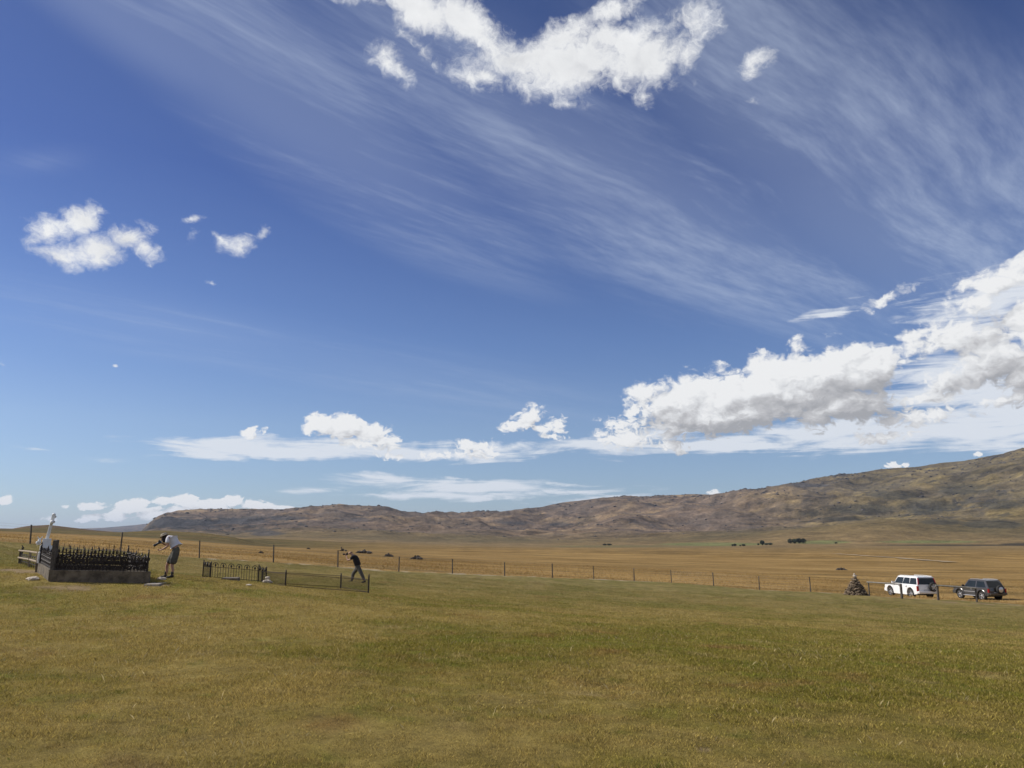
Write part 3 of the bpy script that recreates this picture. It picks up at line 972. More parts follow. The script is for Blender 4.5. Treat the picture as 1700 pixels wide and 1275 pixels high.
# ------------------------------------------------------------------ wire fence
def fence_obj():
    root = empty('wire_fence', (FENCE[1].x, FENCE[1].y, gz(FENCE[1].x, FENCE[1].y)))
    tag(root, 'long post and wire fence between the mown lawn and the dry golden plain', 'fence')
    base = []
    rs = random.Random(4)
    for i, p in enumerate(FENCE):
        base.append(Vector((p.x, p.y, gz(p.x, p.y))))
    off = -root.location
    for i, b in enumerate(base):
        h = 1.19 + rs.uniform(-.05, .05)
        tx, ty = rs.uniform(-.06, .06), rs.uniform(-.05, .05)
        mb = MB()
        w_ = rs.choice((.040, .045, .050, .056))
        mb.tube([b + Vector((0, 0, -.3)), b + Vector((tx * .5, ty, h * .5)), b + Vector((tx, ty, h - .01)), b + Vector((tx, ty, h))], [w_, w_ * .95, w_ * .92, w_ * .7], 8)
        mb.v = [tuple(Vector(v) + off) for v in mb.v]
        mb.build('post', M_post, root, smooth=True)
    mb = MB()
    for k, hz_ in enumerate((.18, .38, .58, .78, .98, 1.12)):
        pts = [b + Vector((0, -.065, hz_)) + off for b in base]
        mb.tube(pts, .0028, 4)
    mb.build('wire', M_wire, root)
    # light battens between the posts hold the wires apart
    for a, b in zip(base[:-1], base[1:]):
        pass
    return root


fence_obj()


# ------------------------------------------------------------------ iron work
def panel_lacy(L, H, seed, n):
    """dense cast iron panel: bars, scrolls, leaves and spear heads; local X along, Z up"""
    rs = random.Random(seed)
    mb = MB()
    for z_ in (.03, H * .66):
        mb.box((L / 2, 0, z_), (L, .022, .026))
    st = L / n
    for k in range(n + 1):
        x_ = st * k
        tall = H * (1.0 if k % 2 == 0 else .86) + rs.uniform(-.03, .06) * (1 if rs.random() < .5 else 0)
        mb.tube([(x_, 0, 0), (x_, 0, tall - .09)], .013, 5)
        mb.lathe([(.001, 0), (.030, .03), (.036, .05), (.016, .075), (.024, .09), (.001, .15)], 5, Matrix.Translation((x_, 0, tall - .13)))
        if rs.random() < .8:
            mb.ring((x_, 0, H * .74), (.034), .013, n=8, m=4)
        if k < n:
            xm = x_ + st / 2
            mb.ring((xm, 0, H * .20), st * .36, .014, n=9, m=4)
            mb.ring((xm, 0, H * .45), st * .34, .014, n=9, m=4)
            mb.tube([(xm - st * .4, 0, .04), (xm, 0, H * .32), (xm - st * .4, 0, H * .6)], .012, 4)
            mb.tube([(xm + st * .4, 0, .04), (xm, 0, H * .32), (xm + st * .4, 0, H * .6)], .012, 4)
            for q in range(5):
                mb.ico((xm + rs.uniform(-.4, .4) * st, 0, H * rs.uniform(.08, .62)), (.034, .012, .034), 1, .3, seed * 31 + k * 5 + q)
            if rs.random() < .35:
                mb.ring((xm, 0, H * .80), st * .3, .009, a0=0, a1=math.pi, n=6, m=4)
    return mb


def frame_between(a, b):
    """matrix taking local X to a->b horizontally (with slope), origin a"""
    a = Vector(a); b = Vector(b)
    xdir = (b - a).normalized()
    yd = Vector((0, 0, 1)).cross(xdir).normalized()
    zd = Vector((0, 0, 1))
    M = Matrix((xdir, yd, zd)).transposed().to_4x4()
    M.translation = a
    return M, (b - a).length


def scroll_railing():
    NL = gpx(82, 25.0); NR_ = gpx(246, 25.6)
    side = Vector((-1.15, 2.1, 0))
    FL_ = gpx(61.5, 27.2); side = FL_ - NL; FR_ = NR_ + side
    FL_.z = gz(FL_.x, FL_.y); FR_.z = gz(FR_.x, FR_.y)
    root = empty('iron_grave_railing', NL)
    tag(root, 'black lacy cast iron grave railing with spear heads on a grey concrete kerb', 'railing')
    off = Matrix.Translation(-NL)
    HB = .35
    # kerb: near side runs level from the left corner
    topz = NL.z + HB
    k = MB()
    tz = {0: topz, 1: topz - .075}
    c4 = [NL, NR_, FR_, FL_]
    tops = [NL.z + HB, NR_.z + .37, FR_.z + .36, FL_.z + .30]
    for i in range(4):
        a, b = c4[i], c4[(i + 1) % 4]
        M, L = frame_between((a.x, a.y, tops[i]), (b.x, b.y, tops[(i + 1) % 4]))
        inset = .075
        vs = []
        for x_ in (-.02 if i % 2 == 0 else .15, L + .02 if i % 2 == 0 else L - .15):
            for y_ in (-.02, .15):
                for z_ in (-.75, 0):
                    vs.append(M @ Vector((x_, y_, z_)))
        k.add(vs, [(0, 2, 3, 1), (4, 5, 7, 6), (0, 1, 5, 4), (2, 6, 7, 3), (1, 3, 7, 5), (0, 4, 6, 2)], off)
    k.build('kerb', M_conc, root, bevel=.012)
    H = .52
    for i, (n, sd_) in enumerate(((27, 3), (14, 5), (24, 8), (14, 9))):
        a, b = c4[i], c4[(i + 1) % 4]
        M, L = frame_between((a.x, a.y, tops[i]), (b.x, b.y, tops[(i + 1) % 4]))
        M = off @ M @ Matrix.Translation((.06, .065, 0))
        p = panel_lacy(L - .12, H * (1.0 if i != 2 else 1.1), sd_, n)
        p.v = [tuple(M @ Vector(v)) for v in p.v]
        p.build('railing_panel', M_iron, root)
    for i, c in enumerate(c4):
        d = (c4[(i + 2) % 4] - c).normalized() * .08
        mb = MB()
        if i == 0:
            mb.box((c.x + d.x, c.y + d.y, tops[i] + .44), (.13, .13, .90))
            mb.box((c.x + d.x, c.y + d.y, tops[i] + .905), (.15, .15, .03), top=.7)
        else:
            mb.tube([(c.x + d.x, c.y + d.y, tops[i] - .3), (c.x + d.x, c.y + d.y, tops[i] + .58)], .024, 8)
            mb.lathe([(.001, 0), (.035, .03), (.012, .06), (.028, .08), (.001, .15)], 8, Matrix.Translation((c.x + d.x, c.y + d.y, tops[i] + .56)))
        mb.v = [tuple(off @ Vector(v)) for v in mb.v]
        mb.build('corner_post', M_iron if i else M_post, root, bevel=.006 if i == 0 else 0, label='thick square corner post' if i == 0 else None)
    # pale footing slab at the right hand end
    s_ = MB(); q = gpx(258, 25.4)
    s_.box((q.x, q.y, q.z - .02), (.42, .9, .10), rz=.15)
    o = s_.build('concrete_footing', M_conc2, bevel=.01)
    tag(o, 'pale flat concrete slab on the grass at the right end of the lacy railing', 'slab')


scroll_railing()


def arch_panel(L, H, n):
    mb = MB()
    for z_ in (.06, H * .72):
        mb.box((L / 2, 0, z_), (L, .012, .022))
    st = L / n
    for k in range(n):
        xm = st * (k + .5)
        rr_ = st * .34
        for sx_ in (-rr_, rr_):
            mb.tube([(xm + sx_, 0, 0), (xm + sx_, 0, H - rr_)], .010, 5)
        mb.ring((xm, 0, H - rr_), rr_, .015, a0=0, a1=math.pi, n=10, m=5)
        mb.tube([(xm, 0, 0), (xm, 0, H * .74)], .0085, 5)
        mb.lathe([(.001, 0), (.020, .02), (.042, .05), (.046, .07), (.030, .10), (.001, .15)], 6, Matrix.Translation((xm, 0, H * .74)))
    return mb


def arch_railing():
    A_ = gpx(336.5, 36.0); B_ = gpx(428.5, 36.2)
    C_ = gpx(441, 37.3); D_ = gpx(349, 37.4)
    root = empty('arched_grave_railing', A_)
    tag(root, 'low iron grave railing topped with a row of round arches, standing on the lawn', 'railing')
    off = Matrix.Translation(-A_)
    H = .70
    for a, b, n, h_ in ((A_, B_, 7, H), (D_, A_, 3, H), (B_, C_, 3, H)):
        M, L = frame_between(a, b)
        M = off @ M
        p = arch_panel(L, h_, n)
        p.v = [tuple(M @ Vector(v)) for v in p.v]
        p.build('railing_panel', M_iron, root)
    for c in (A_, B_, C_, D_):
        mb = MB()
        mb.tube([c + Vector((0, 0, -.1)), c + Vector((0, 0, H + .0))], .030, 8)
        mb.lathe([(.001, 0), (.036, .02), (.030, .05), (.001, .09)], 8, Matrix.Translation(c + Vector((0, 0, H))))
        mb.v = [tuple(off @ Vector(v)) for v in mb.v]
        mb.build('corner_post', M_iron, root)


arch_railing()


def mesh_plot():
    P4 = [gpx(611.5, 34.0), gpx(473.5, 34.5), gpx(434.5, 37.5), gpx(565.5, 37.0)]
    hts = [.78, .70, .68, .66]
    root = empty('mesh_grave_fence', P4[0])
    tag(root, 'low rectangular wire mesh grave fence with four dark posts, empty grass inside', 'fence')
    off = Matrix.Translation(-P4[0])
    for c, h_ in zip(P4, hts):
        mb = MB()
        mb.tube([c + Vector((0, 0, -.15)), c + Vector((0, 0, h_ - .07))], .034, 8)
        mb.lathe([(.001, 0), (.040, .01), (.022, .03), (.034, .06), (.001, .11)], 8, Matrix.Translation(c + Vector((0, 0, h_ - .08))))
        mb.v = [tuple(off @ Vector(v)) for v in mb.v]
        mb.build('post', M_iron, root)
    for i in range(4):
        a, b = P4[i], P4[(i + 1) % 4]
        M, L = frame_between(a, b)
        M = off @ M
        mb = MB()
        z0, z1 = .06, .56
        for z_ in (z0, z1):
            mb.tube([(0, 0, z_), (L, 0, z_)], .010, 5)
        st = .085
        n = int((L + (z1 - z0)) / st)
        for sgn in (1, -1):
            for k in range(n + 1):
                x0 = -(z1 - z0) + k * st
                xa, xb = x0, x0 + (z1 - z0)
                za, zb = z0, z1
                if xa < 0: za += -xa; xa = 0
                if xb > L: zb -= xb - L; xb = L
                if xb <= xa: continue
                if sgn < 0:
                    xa, xb = L - xa, L - xb
                mb.tube([(xa, .004 * sgn, za), (xb, .004 * sgn, zb)], .0023, 3, caps=False)
        mb.v = [tuple(M @ Vector(v)) for v in mb.v]
        mb.build('mesh_panel', M_rust, root)
    # white stones inside
    for k, (px_, Y_, s_) in enumerate(((441, 35.6, .13), (446, 35.7, .15), (444, 35.9, .12), (450, 35.8, .08))):
        g = gpx(px_, Y_)
        m_ = MB(); m_.ico((0, 0, s_ * .35 + (.16 if k == 2 else 0)), (s_ * .9, s_ * .7, s_ * .62), 2, .18, k + 40)
        o = m_.build('white_stone', M_paleStone, smooth=False)
        o.location = g
        tag(o, ['left white stone at the foot of the mesh fence corner', 'largest white stone low in the mesh fenced plot', 'white stone sitting on top of the little heap in the mesh plot', 'smallest white stone, right of the heap in the mesh plot'][k], 'stone', 'white stones inside the mesh fenced plot')


mesh_plot()


# thin rear railing, seen over the lacy one
def thin_railing():
    A_ = gpx(86, 29.5); B_ = gpx(226, 29.8)
    root = empty('thin_iron_railing', A_)
    tag(root, 'thin rusty iron railing with small spikes behind the lacy black railing', 'railing')
    M, L = frame_between(A_, B_)
    M = Matrix.Translation(-A_) @ M
    mb = MB()
    for z_ in (.12, .78):
        mb.tube([(0, 0, z_), (L * .45, 0, z_ - .01), (L * .72, 0, z_ + (.06 if z_ > .5 else 0)), (L, 0, z_ - .03)], .014, 6)
    mb.v = [tuple(M @ Vector(v)) for v in mb.v]; mb.build('rail', M_oldwood, root)
    mb = MB(); rs = random.Random(2)
    n = 17
    for k in range(n + 1):
        x_ = L * k / n
        h_ = .93 + rs.uniform(-.03, .05) + (.07 if k in (8, 11, 12) else 0)
        mb.tube([(x_, 0, 0), (x_ + rs.uniform(-.02, .02), 0, h_ - .06), (x_ + rs.uniform(-.03, .03), 0, h_)], [.010, .010, .003], 5)
        if k % 3 == 0:
            mb.ring((x_, 0, h_ - .08), .03, .007, n=8, m=4)
    mb.v = [tuple(M @ Vector(v)) for v in mb.v]; mb.build('spike', M_rust, root)


thin_railing()


def timber_enclosure():
    A_ = gpx(60.5, 28.0); B_ = gpx(32, 35.0); Bb = gpx(47.5, 31.2)
    root = empty('timber_grave_fence', A_)
    tag(root, 'short weathered two rail timber grave fence left of the white monument', 'fence')
    off = -A_
    rs = random.Random(3)
    pts = [A_, Bb, B_]
    for i, p in enumerate(pts):
        h_ = (.62, .60, .60)[i]
        mb = MB(); mb.box(p + off + Vector((0, 0, h_ / 2 - .1)), (.085, .085, h_ + .2), rz=.4)
        mb.build('post', M_oldwood if i < 2 else M_post, root, bevel=.008)
    for z0 in (.57, .27):
        mb = MB()
        mb.tube([A_ + off + Vector((0, 0, z0)), Bb + off + Vector((0, 0, z0 + .02)), B_ + off + Vector((-.1, 0.05, z0 - .02))], .038, 6)
        mb.build('rail', M_oldwood, root)
    # ironwork leaning on the inside
    mb = MB()
    M, L = frame_between(B_ + Vector((-.2, .35, 0)), A_ + Vector((-.25, .45, 0)))
    for k in range(12):
        x_ = L * k / 11
        mb.tube([(x_, 0, -.05), (x_ + .02, 0, .42 + rs.uniform(-.06, .06))], .014, 5)
        mb.ring((x_ + .1, 0, .26), .07, .012, n=8, m=4)
    mb.box((L / 2, 0, .12), (L, .02, .03)); mb.box((L / 2, 0, .4), (L, .02, .03))
    M2 = Matrix.Translation(-A_) @ M
    mb.v = [tuple(M2 @ Vector(v)) for v in mb.v]; mb.build('iron_panel', M_iron, root)
    # tall curly finial at the far end
    mb = MB(); q = gpx(35, 34.8) + off
    mb.tube([q, q + Vector((0, 0, .62))], .022, 6)
    mb.ico(q + Vector((.0, 0, .66)), (.06, .05, .07), 1, .3, 5)
    mb.tube([q + Vector((.0, 0, .70)), q + Vector((-.06, 0, .80))], [.03, .010], 5)
    mb.build('finial_post', M_iron, root)


timber_enclosure()


# ------------------------------------------------------------------ white monument
def monument():
    g = gpx(75.5, 27.9)
    root = empty('white_grave_monument', g, .54)
    tag(root, 'tall white stone grave monument with stepped base and leaning cross seen edge on', 'monument')
    lean = Matrix.Rotation(R(0.5), 4, 'Y')          # tilts towards the right
    mb = MB()
    for x0, x1, wy, z0, z1 in [(-.29, .15, .60, .0, .58), (-.26, .12, .52, .58, .86), (-.20, .07, .42, .86, 1.10)]:
        mb.box(((x0 + x1) / 2, 0, (z0 + z1) / 2 - .02), (x1 - x0, wy, z1 - z0 + (.1 if z0 == 0 else 0)), lean, top=.96)
    mb.build('stepped_base', M_marble, root, bevel=.012)
    up = Matrix.Translation((-.06, 0, 1.05)) @ Matrix.Rotation(R(8.5), 4, 'Y')
    mb = MB()
    mb.box((0, 0, .32), (.105, .17, .70), up, top=.86)
    mb.box((0, 0, .74), (.11, .15, .26), up)
    mb.build('cross_shaft', M_marble, root, bevel=.012)
    mb = MB()
    mb.box((.0, .0, .60), (.095, .52, .12), up)
    for s_ in (-1, 1):
        mb.ico((0, s_ * .27, .60), (.060, .075, .075), 2, 0, 0, up)
    mb.ico((0, 0, .87), (.060, .085, .05), 2, 0, 0, up)
    mb.ico((.062, 0, .62), (.045, .05, .05), 1, 0, 0, up); mb.ico((.062, 0, .80), (.04, .05, .045), 1, 0, 0, up)
    mb.build('cross_arm', M_marble, root, smooth=True)
    # small carved ornament on the left shoulder of the base
    mb = MB()
    mb.ico((-.28, -.1, .97), (.060, .07, .11), 2, .2, 3)
    mb.tube([(-.28, -.1, 1.02), (-.35, -.1, 1.15)], [.03, .012], 6)
    mb.tube([(-.28, -.1, 1.02), (-.20, -.1, 1.16)], [.03, .012], 6)
    mb.ico((-.34, -.1, .93), (.045, .06, .07), 2, .2, 4)
    mb.build('carved_ornament', M_marble, root, smooth=True)


monument()

# loose slabs and stones on the lawn
q = gpx(383, 33.2)
o = MB().box((0, 0, .05), (.62, .9, .16), rz=.2).build('stone_slab', M_conc, bevel=.015); o.location = q
tag(o, 'flat grey stone slab lying on the grass below the arched railing', 'slab')
LOOSE = [(55, 25.2, .20, 'rounded pale stone on the soil left of the lacy railing'), (413, 27.5, .10, 'small pale stone alone on the lawn below the arched railing'),
         (268, 26.6, .16, 'pale flat stone on the grass by the standing photographer\'s boots')]
for px_, Y_, s_, lab in LOOSE:
    q = gpx(px_, Y_)
    o = MB().ico((0, 0, s_ * .15), (s_, s_ * .7, s_ * .42), 2, .16, int(px_)).build('field_stone', M_paleStone)
    o.location = q
    tag(o, lab, 'stone')


# ------------------------------------------------------------------ cairn
def cairn():
    g = gpx(1421, 62.0)
    root = empty('stone_cairn', g)
    tag(root, 'pyramid shaped dry stone cairn with a pale stone on top, beside the timber rail', 'cairn')
    rs = random.Random(21)
    mb = MB()
    H = 1.34; RB = .88
    z_ = .0
    while z_ < H:
        t = z_ / H
        rad = RB * (1 - t) * .93 + .085
        n = max(5, int(2 * math.pi * rad / .21))
        for k in range(n):
            a = 2 * math.pi * (k + rs.random() * .6) / n
            rr_ = rad * rs.uniform(.92, 1.04) - .03
            sx_ = rs.uniform(.08, .18); sz = rs.uniform(.035, .062)
            M = Matrix.Translation((rr_ * math.cos(a) + .02 * t, rr_ * math.sin(a) * .95, z_ + rs.uniform(-.02, .03))) @ Matrix.Rotation(a + rs.uniform(-.6, .6), 4, 'Z') @ Matrix.Rotation(rs.uniform(-.25, .25), 4, 'X') @ Matrix.Rotation(rs.uniform(-.2, .2), 4, 'Y')
            mb.ico((0, 0, 0), (sx_ * .8, sx_, sz), 1, .22, rs.randrange(9999), M)
        z_ += .092
    mb.lathe([(RB * .9, -.2), (RB * .72, .0), (RB * .33, H * .5), (.03, H - .1), (.01, H + .02)], 14)
    mb.build('stacked_stones', M_stone, root)
    for k in range(16):
        pass
    mb = MB(); mb.ico((.03, 0, 1.42), (.14, .12, .12), 2, .2, 5); mb.ico((.0, 0, 1.55), (.065, .06, .10), 2, .15, 6)
    mb.build('cap_stone', M_paleStone, root)


cairn()


# ------------------------------------------------------------------ parking rails
def parking_rail(pa, Ya, pb, Yb, ha, hb, ra, rb, label):
    A_ = gpx(pa, Ya); B_ = gpx(pb, Yb)
    root = empty('parking_rail', A_); tag(root, label, 'rail', 'low timber rails in front of the parked vehicles')
    D = B_ - A_
    mb = MB(); mb.tube([(0, 0, -.3), (0, 0, ha)], ra, 10); mb.build('post', M_post, root, smooth=True)
    mb = MB(); mb.tube([D + Vector((0, 0, -.3)), D + Vector((0, 0, hb))], rb, 10); mb.build('post', M_post, root, smooth=True)
    d = D.normalized()
    mb = MB(); mb.tube([Vector((0, -.02, ha + .02)) - d * .12, D * .5 + Vector((0, -.02, (ha + hb) / 2 + .0)), D + Vector((0, -.02, hb - .03)) + d * .04], [.055, .06, .055], 10)
    mb.build('cross_rail', M_rail, root, smooth=True)


parking_rail(1443.5, 61, 1497.5, 59.5, .98, 1.06, .050, .085, 'grey timber rail on two posts just right of the stone cairn')
parking_rail(1558, 59, 1622, 58.5, 1.02, 1.0, .085, .065, 'grey timber rail on two posts in front of the dark vehicle')

# ------------------------------------------------------------------ vehicles
M_white = mat('white_paint', (.80, .80, .79), .22, 0, coat=.6, var=(2.0, .03))
M_grey = mat('graphite_paint', (.078, .073, .068), .28, .35, coat=.6, var=(2.0, .1))
M_glass = mat('tinted_glass', (.018, .022, .022), .12, 0, spec=.35, var=(1.5, .2))
M_tyre = mat('tyre_rubber', (.022, .021, .020), .85, var=(20, .3))
M_rim = mat('alloy_rim', (.55, .55, .56), .3, .8, var=(9, .1))
M_black = mat('black_plastic', (.025, .025, .026), .6, var=(10, .3))
M_red = mat('red_lens', (.32, .012, .015), .2, 0, var=(9, .2))
M_lamp = mat('clear_lens', (.62, .63, .62), .12, .2, var=(9, .1))
M_silver = mat('silver_trim', (.60, .60, .60), .3, .6, var=(9, .1))
M_plate = mat('number_plate', (.60, .60, .57), .4, var=(9, .05))


def loft(mb, secs, M=None):
    """closed loops of equal length joined end to end, capped"""
    n = len(secs[0]); vs = [v for s_ in secs for v in s_]; fs = []
    for i in range(len(secs) - 1):
        for k in range(n):
            a = i * n + k; b = i * n + (k + 1) % n
            fs.append((a, b, b + n, a + n))
    fs.append(tuple(range(n))[::-1]); fs.append(tuple((len(secs) - 1) * n + k for k in range(n)))
    mb.add(vs, fs, M)


def wheel(parent, x_, y_, rad, wid, rim_m=M_rim, name='wheel', axis='Y', spokes=5):
    """tyre with rim; side facing +/- y"""
    s_ = 1 if y_ >= 0 else -1
    if axis == 'Y':
        M = Matrix.Translation((x_, y_, rad)) @ Matrix.Rotation(-s_ * math.pi / 2, 4, 'X')
    else:
        M = Matrix.Translation((x_, y_, axis)) @ Matrix.Rotation(-math.pi / 2, 4, 'Y')
    h = wid / 2
    mb = MB()
    mb.lathe([(rad * .62, -h), (rad * .90, -h), (rad * .985, -h * .75), (rad, -h * .3), (rad, h * .3), (rad * .985, h * .75), (rad * .90, h), (rad * .68, h), (rad * .66, h * .6), (rad * .3, h * .3)], 26, M)
    t = mb.build(name, M_tyre, parent, smooth=True)
    mb = MB()
    mb.ring((0, 0, h * .80), rad * .645, rad * .045, plane='XY', n=26, m=6, M=M)
    mb.lathe([(rad * .17, h * .35), (rad * .17, h * .85), (rad * .10, h * .97), (.005, h * .97)], 12, M)
    mb.lathe([(rad * .63, h * .32), (rad * .6, h * .38), (.01, h * .40)], 20, M)
    for k in range(spokes):
        a = 2 * math.pi * k / spokes
        Mk = M @ Matrix.Rotation(a, 4, 'Z')
        mb.box((rad * .38, 0, h * .66), (rad * .52, rad * .20, h * .30), Mk)
    mb.build('rim', rim_m, t, smooth=True)
    return t


def arc(cx_, cz, r_, a0, a1, n):
    return [(cx_ + r_ * math.cos(a0 + (a1 - a0) * k / n), cz + r_ * math.sin(a0 + (a1 - a0) * k / n)) for k in range(n + 1)]


def suv(name, label, loc, rz, P):
    """x forward, y to the left, z up; P holds the proportions"""
    root = empty(name, loc, rz)
    tag(root, label, 'car', None)
    L, Wd, gcl = P['L'], P['W'], P['clear']
    hw = Wd / 2
    xf, xr = P['xf'], P['xr']
    wr = P['wr']; fl = L / 2; rl = -L / 2
    belt, hood = P['belt'], P['hood']
    ar = wr + .09
    # lower body: side outline with wheel arches, clockwise from the rear bottom
    prof = [(rl + .04, gcl + .12)]
    prof += [(xr - ar, gcl + .06)] + arc(xr, wr + .02, ar, math.pi, 0, 10)[1:-1] + [(xr + ar, gcl)]
    prof += [(xf - ar, gcl)] + arc(xf, wr + .02, ar, math.pi, 0, 10)[1:-1] + [(xf + ar, gcl + .08)]
    prof += [(fl - .03, gcl + .16), (fl, gcl + .42), (fl - .02, hood - .14), (fl - .12, hood - .03), (fl - .5, hood + .01), (P['cowl'], hood + .07), (P['cowl'] - .05, belt), (rl + .03, belt), (rl, belt - .3), (rl, gcl + .5)]
    mb = MB()
    n = len(prof)
    # five slices across so that the sides tuck in at top and bottom
    secs = []
    for y_, kx in ((-hw, .985), (-hw * .93, 1.0), (hw * .93, 1.0), (hw, .985)):
        secs.append([(p[0] * (kx if abs(p[0]) > L * .42 else 1), y_ * (1.0 if p[1] < belt - .12 else .965), p[1]) for p in prof])
    loft(mb, secs)
    body = mb.build('body', P['paint'], root, smooth=True, bevel=0)
    # greenhouse
    top = P['H']; tw = hw * .80; bw = hw * .945
    gx = P['glass']            # (windscreen base, windscreen top, rear top, rear base)
    mb = MB()
    def gsec(x_, zt, wt, zb=belt - .02, wb=bw):
        return [(x_, -wb, zb), (x_, -wt - .01, zt - .06), (x_, -wt + .08, zt), (x_, wt - .08, zt), (x_, wt + .01, zt - .06), (x_, wb, zb)]
    z0 = belt + .02
    secs = [gsec(gx[3], belt + .03, bw - .03), ]
    # rear face to roof to windscreen: loft along x, using inclined end sections
    def inc(xb, xt, zt, wt):
        return [(xb, -bw, belt - .03), (xt, -wt - .012, zt - .07), (xt, -wt + .07, zt), (xt, wt - .07, zt), (xt, wt + .012, zt - .07), (xb, bw, belt - .03)]
    ss = [inc(gx[3], gx[2], top - .03, tw)]
    for t in (.08, .35, .65, .92):
        xb = gx[3] + (gx[0] - gx[3]) * t; xt = gx[2] + (gx[1] - gx[2]) * t
        ss.append(inc(xb, xt, top - (.0 if .2 < t < .8 else .012), tw))
    ss.append(inc(gx[0], gx[1], top - .04, tw))
    loft(mb, ss)
    roof = mb.build('cabin', P['paint'], root, smooth=True)
    # windows lie a few millimetres proud of the cabin
    def sp(t, h, s_):
        """point on the cabin side: t along 0 rear..1 front, h height 0..1"""
        xb = gx[3] + (gx[0] - gx[3]) * t; xt = gx[2] + (gx[1] - gx[2]) * t
        zb, zt = belt - .03, top - .09
        x_ = xb + (xt - xb) * h; z_ = zb + (zt - zb) * h
        y_ = bw + (tw + .012 - bw) * h
        return Vector((x_, s_ * (y_ + .006), z_))
    for s_ in (1, -1):
        for (t0, t1) in P['win']:
            a = sp(t0, .12, s_); b = sp(t1, .12, s_); c = sp(t1 - (.012 if t1 < .9 else 0.02), .93, s_); d = sp(t0 + .01, .93, s_)
            q = Vector((0, -s_ * .012, 0))
            mb = MB(); mb.add([a, b, c, d, a + q, b + q, c + q, d + q], [(0, 1, 2, 3), (7, 6, 5, 4), (0, 4, 5, 1), (1, 5, 6, 2), (2, 6, 7, 3), (3, 7, 4, 0)])
            mb.build('side_window', M_glass, root, bevel=0)
    def endglass(xb, xt, sgn, nm, h0, h1, kw):
        vs = []
        for h in (h0, h1):
            x_ = xb + (xt - xb) * h; z_ = belt - .03 + (top - .07 - belt + .03) * h
            y_ = (bw + (tw + .01 - bw) * h) * kw
            for s_ in (-1, 1):
                vs.append((x_ + sgn * .012, s_ * y_, z_))
        v2 = [(a[0] - sgn * .014, a[1], a[2]) for a in vs]
        mb = MB(); mb.add(vs + v2, [(0, 1, 3, 2), (6, 7, 5, 4), (0, 4, 5, 1), (1, 5, 7, 3), (3, 7, 6, 2), (2, 6, 4, 0)])
        mb.build(nm, M_glass, root)
    endglass(gx[0], gx[1], 1, 'windscreen', .10, .93, .93)
    endglass(gx[3], gx[2], -1, 'rear_window', .14, .93, .90)
    # wheels
    for x_ in (xf, xr):
        for s_ in (1, -1):
            wheel(root, x_, s_ * (hw - .12), wr, .25)
    # dark underbody
    mb = MB(); mb.box((0, 0, gcl + .10), (L * .80, Wd * .72, .22)); mb.box((xf, 0, wr), (.12, Wd * .8, .12)); mb.box((xr, 0, wr), (.12, Wd * .8, .14))
    mb.build('underbody', M_black, root)
    # bumpers
    mb = MB(); mb.box((rl - .06, 0, gcl + .27), (.20, Wd * .96, .20)); mb.box((rl + .12, hw - .03, gcl + .27), (.3, .07, .20)); mb.box((rl + .12, -hw + .03, gcl + .27), (.3, .07, .20))
    mb.build('rear_bumper', P['bumper'], root, bevel=.03)
    mb = MB(); mb.box((fl + .04, 0, gcl + .25), (.20, Wd * .97, .26)); mb.build('front_bumper', P['bumper'], root, bevel=.04)
    mb = MB(); mb.box((fl + .003, 0, hood - .22), (.03, Wd * .50, .16)); mb.build('grille', M_black, root)
    for s_ in (1, -1):
        mb = MB(); mb.box((fl - .005, s_ * (hw - .24), hood - .22), (.05, .34, .17)); mb.build('headlight', M_lamp, root, bevel=.02)
        z_, hh = P['tail']
        mb = MB(); mb.box((rl + .035, s_ * (hw - .055), z_), (.12, .15, hh)); mb.build('tail_light', M_red, root, bevel=.015)
        if P.get('hightail'):
            a = sp(.0, .12, s_); b = sp(.0, .95, s_)
            mb = MB(); mb.tube([a + Vector((-.015, -s_ * .06, 0)), b + Vector((-.015, -s_ * .06, 0))], .045, 6); mb.build('high_tail_light', M_red, root)
        # mirror
        mb = MB(); mb.box((gx[0] - .12, s_ * (hw + .10), belt + .10), (.10, .20, .17)); mb.box((gx[0] - .10, s_ * (hw - .02), belt + .04), (.05, .10, .05))
        mb.build('side_mirror', P['mirror'], root, bevel=.02)
        for x_ in P['handles']:
            mb = MB(); mb.box((x_, s_ * (hw + .010), belt - .16), (.16, .03, .035)); mb.build('door_handle', P['handle_m'], root)
        # door seams: thin dark gaps
        for x_ in P['seams']:
            MB().box((x_, s_ * (hw + .0015), (belt + gcl) / 2 + .05), (.010, .006, belt - gcl - .22)).build('door_seam', M_black, root)
        if P.get('sill'):
            mb = MB(); mb.tube([(xr + ar + .02, s_ * (hw + .05), gcl + .04), (xf - ar - .02, s_ * (hw + .05), gcl + .04)], .035, 8); mb.build('side_step', M_silver, root)
            mb = MB(); mb.box(((xf + xr) / 2, s_ * (hw + .004), gcl + .38), (xf - xr - 2 * ar - .05, .012, .05)); mb.build('side_trim', M_silver, root)
        # arch flares
        for x_ in (xf, xr):
            mb = MB(); pts = [(p[0], s_ * (hw + .004), p[1]) for p in arc(x_, wr + .02, ar + .02, math.pi * .98, .02 * math.pi, 12)]
            mb.tube(pts, P['flare'], 6); mb.build('wheel_arch', P['paint'], root, smooth=True)
        mb = MB(); mb.tube([(gx[2] + .15, s_ * (tw - .06), top + .02), ((gx[2] + gx[1]) / 2, s_ * (tw - .06), top + .05), (gx[1] - .2, s_ * (tw - .06), top + .02)], .018, 6)
        mb.build('roof_rail', P['rail_m'], root)
    # rear door furniture
    mb = MB(); mb.box((rl - .012, .10, belt - .42), (.02, .50, .13)); mb.build('number_plate', M_plate, root)
    sy, sz = P['spare']
    M = None
    sw = wheel(root, rl - .17, sy, wr * .93, .22, rim_m=P.get('spare_m', M_rim), name='spare_wheel', axis=sz)
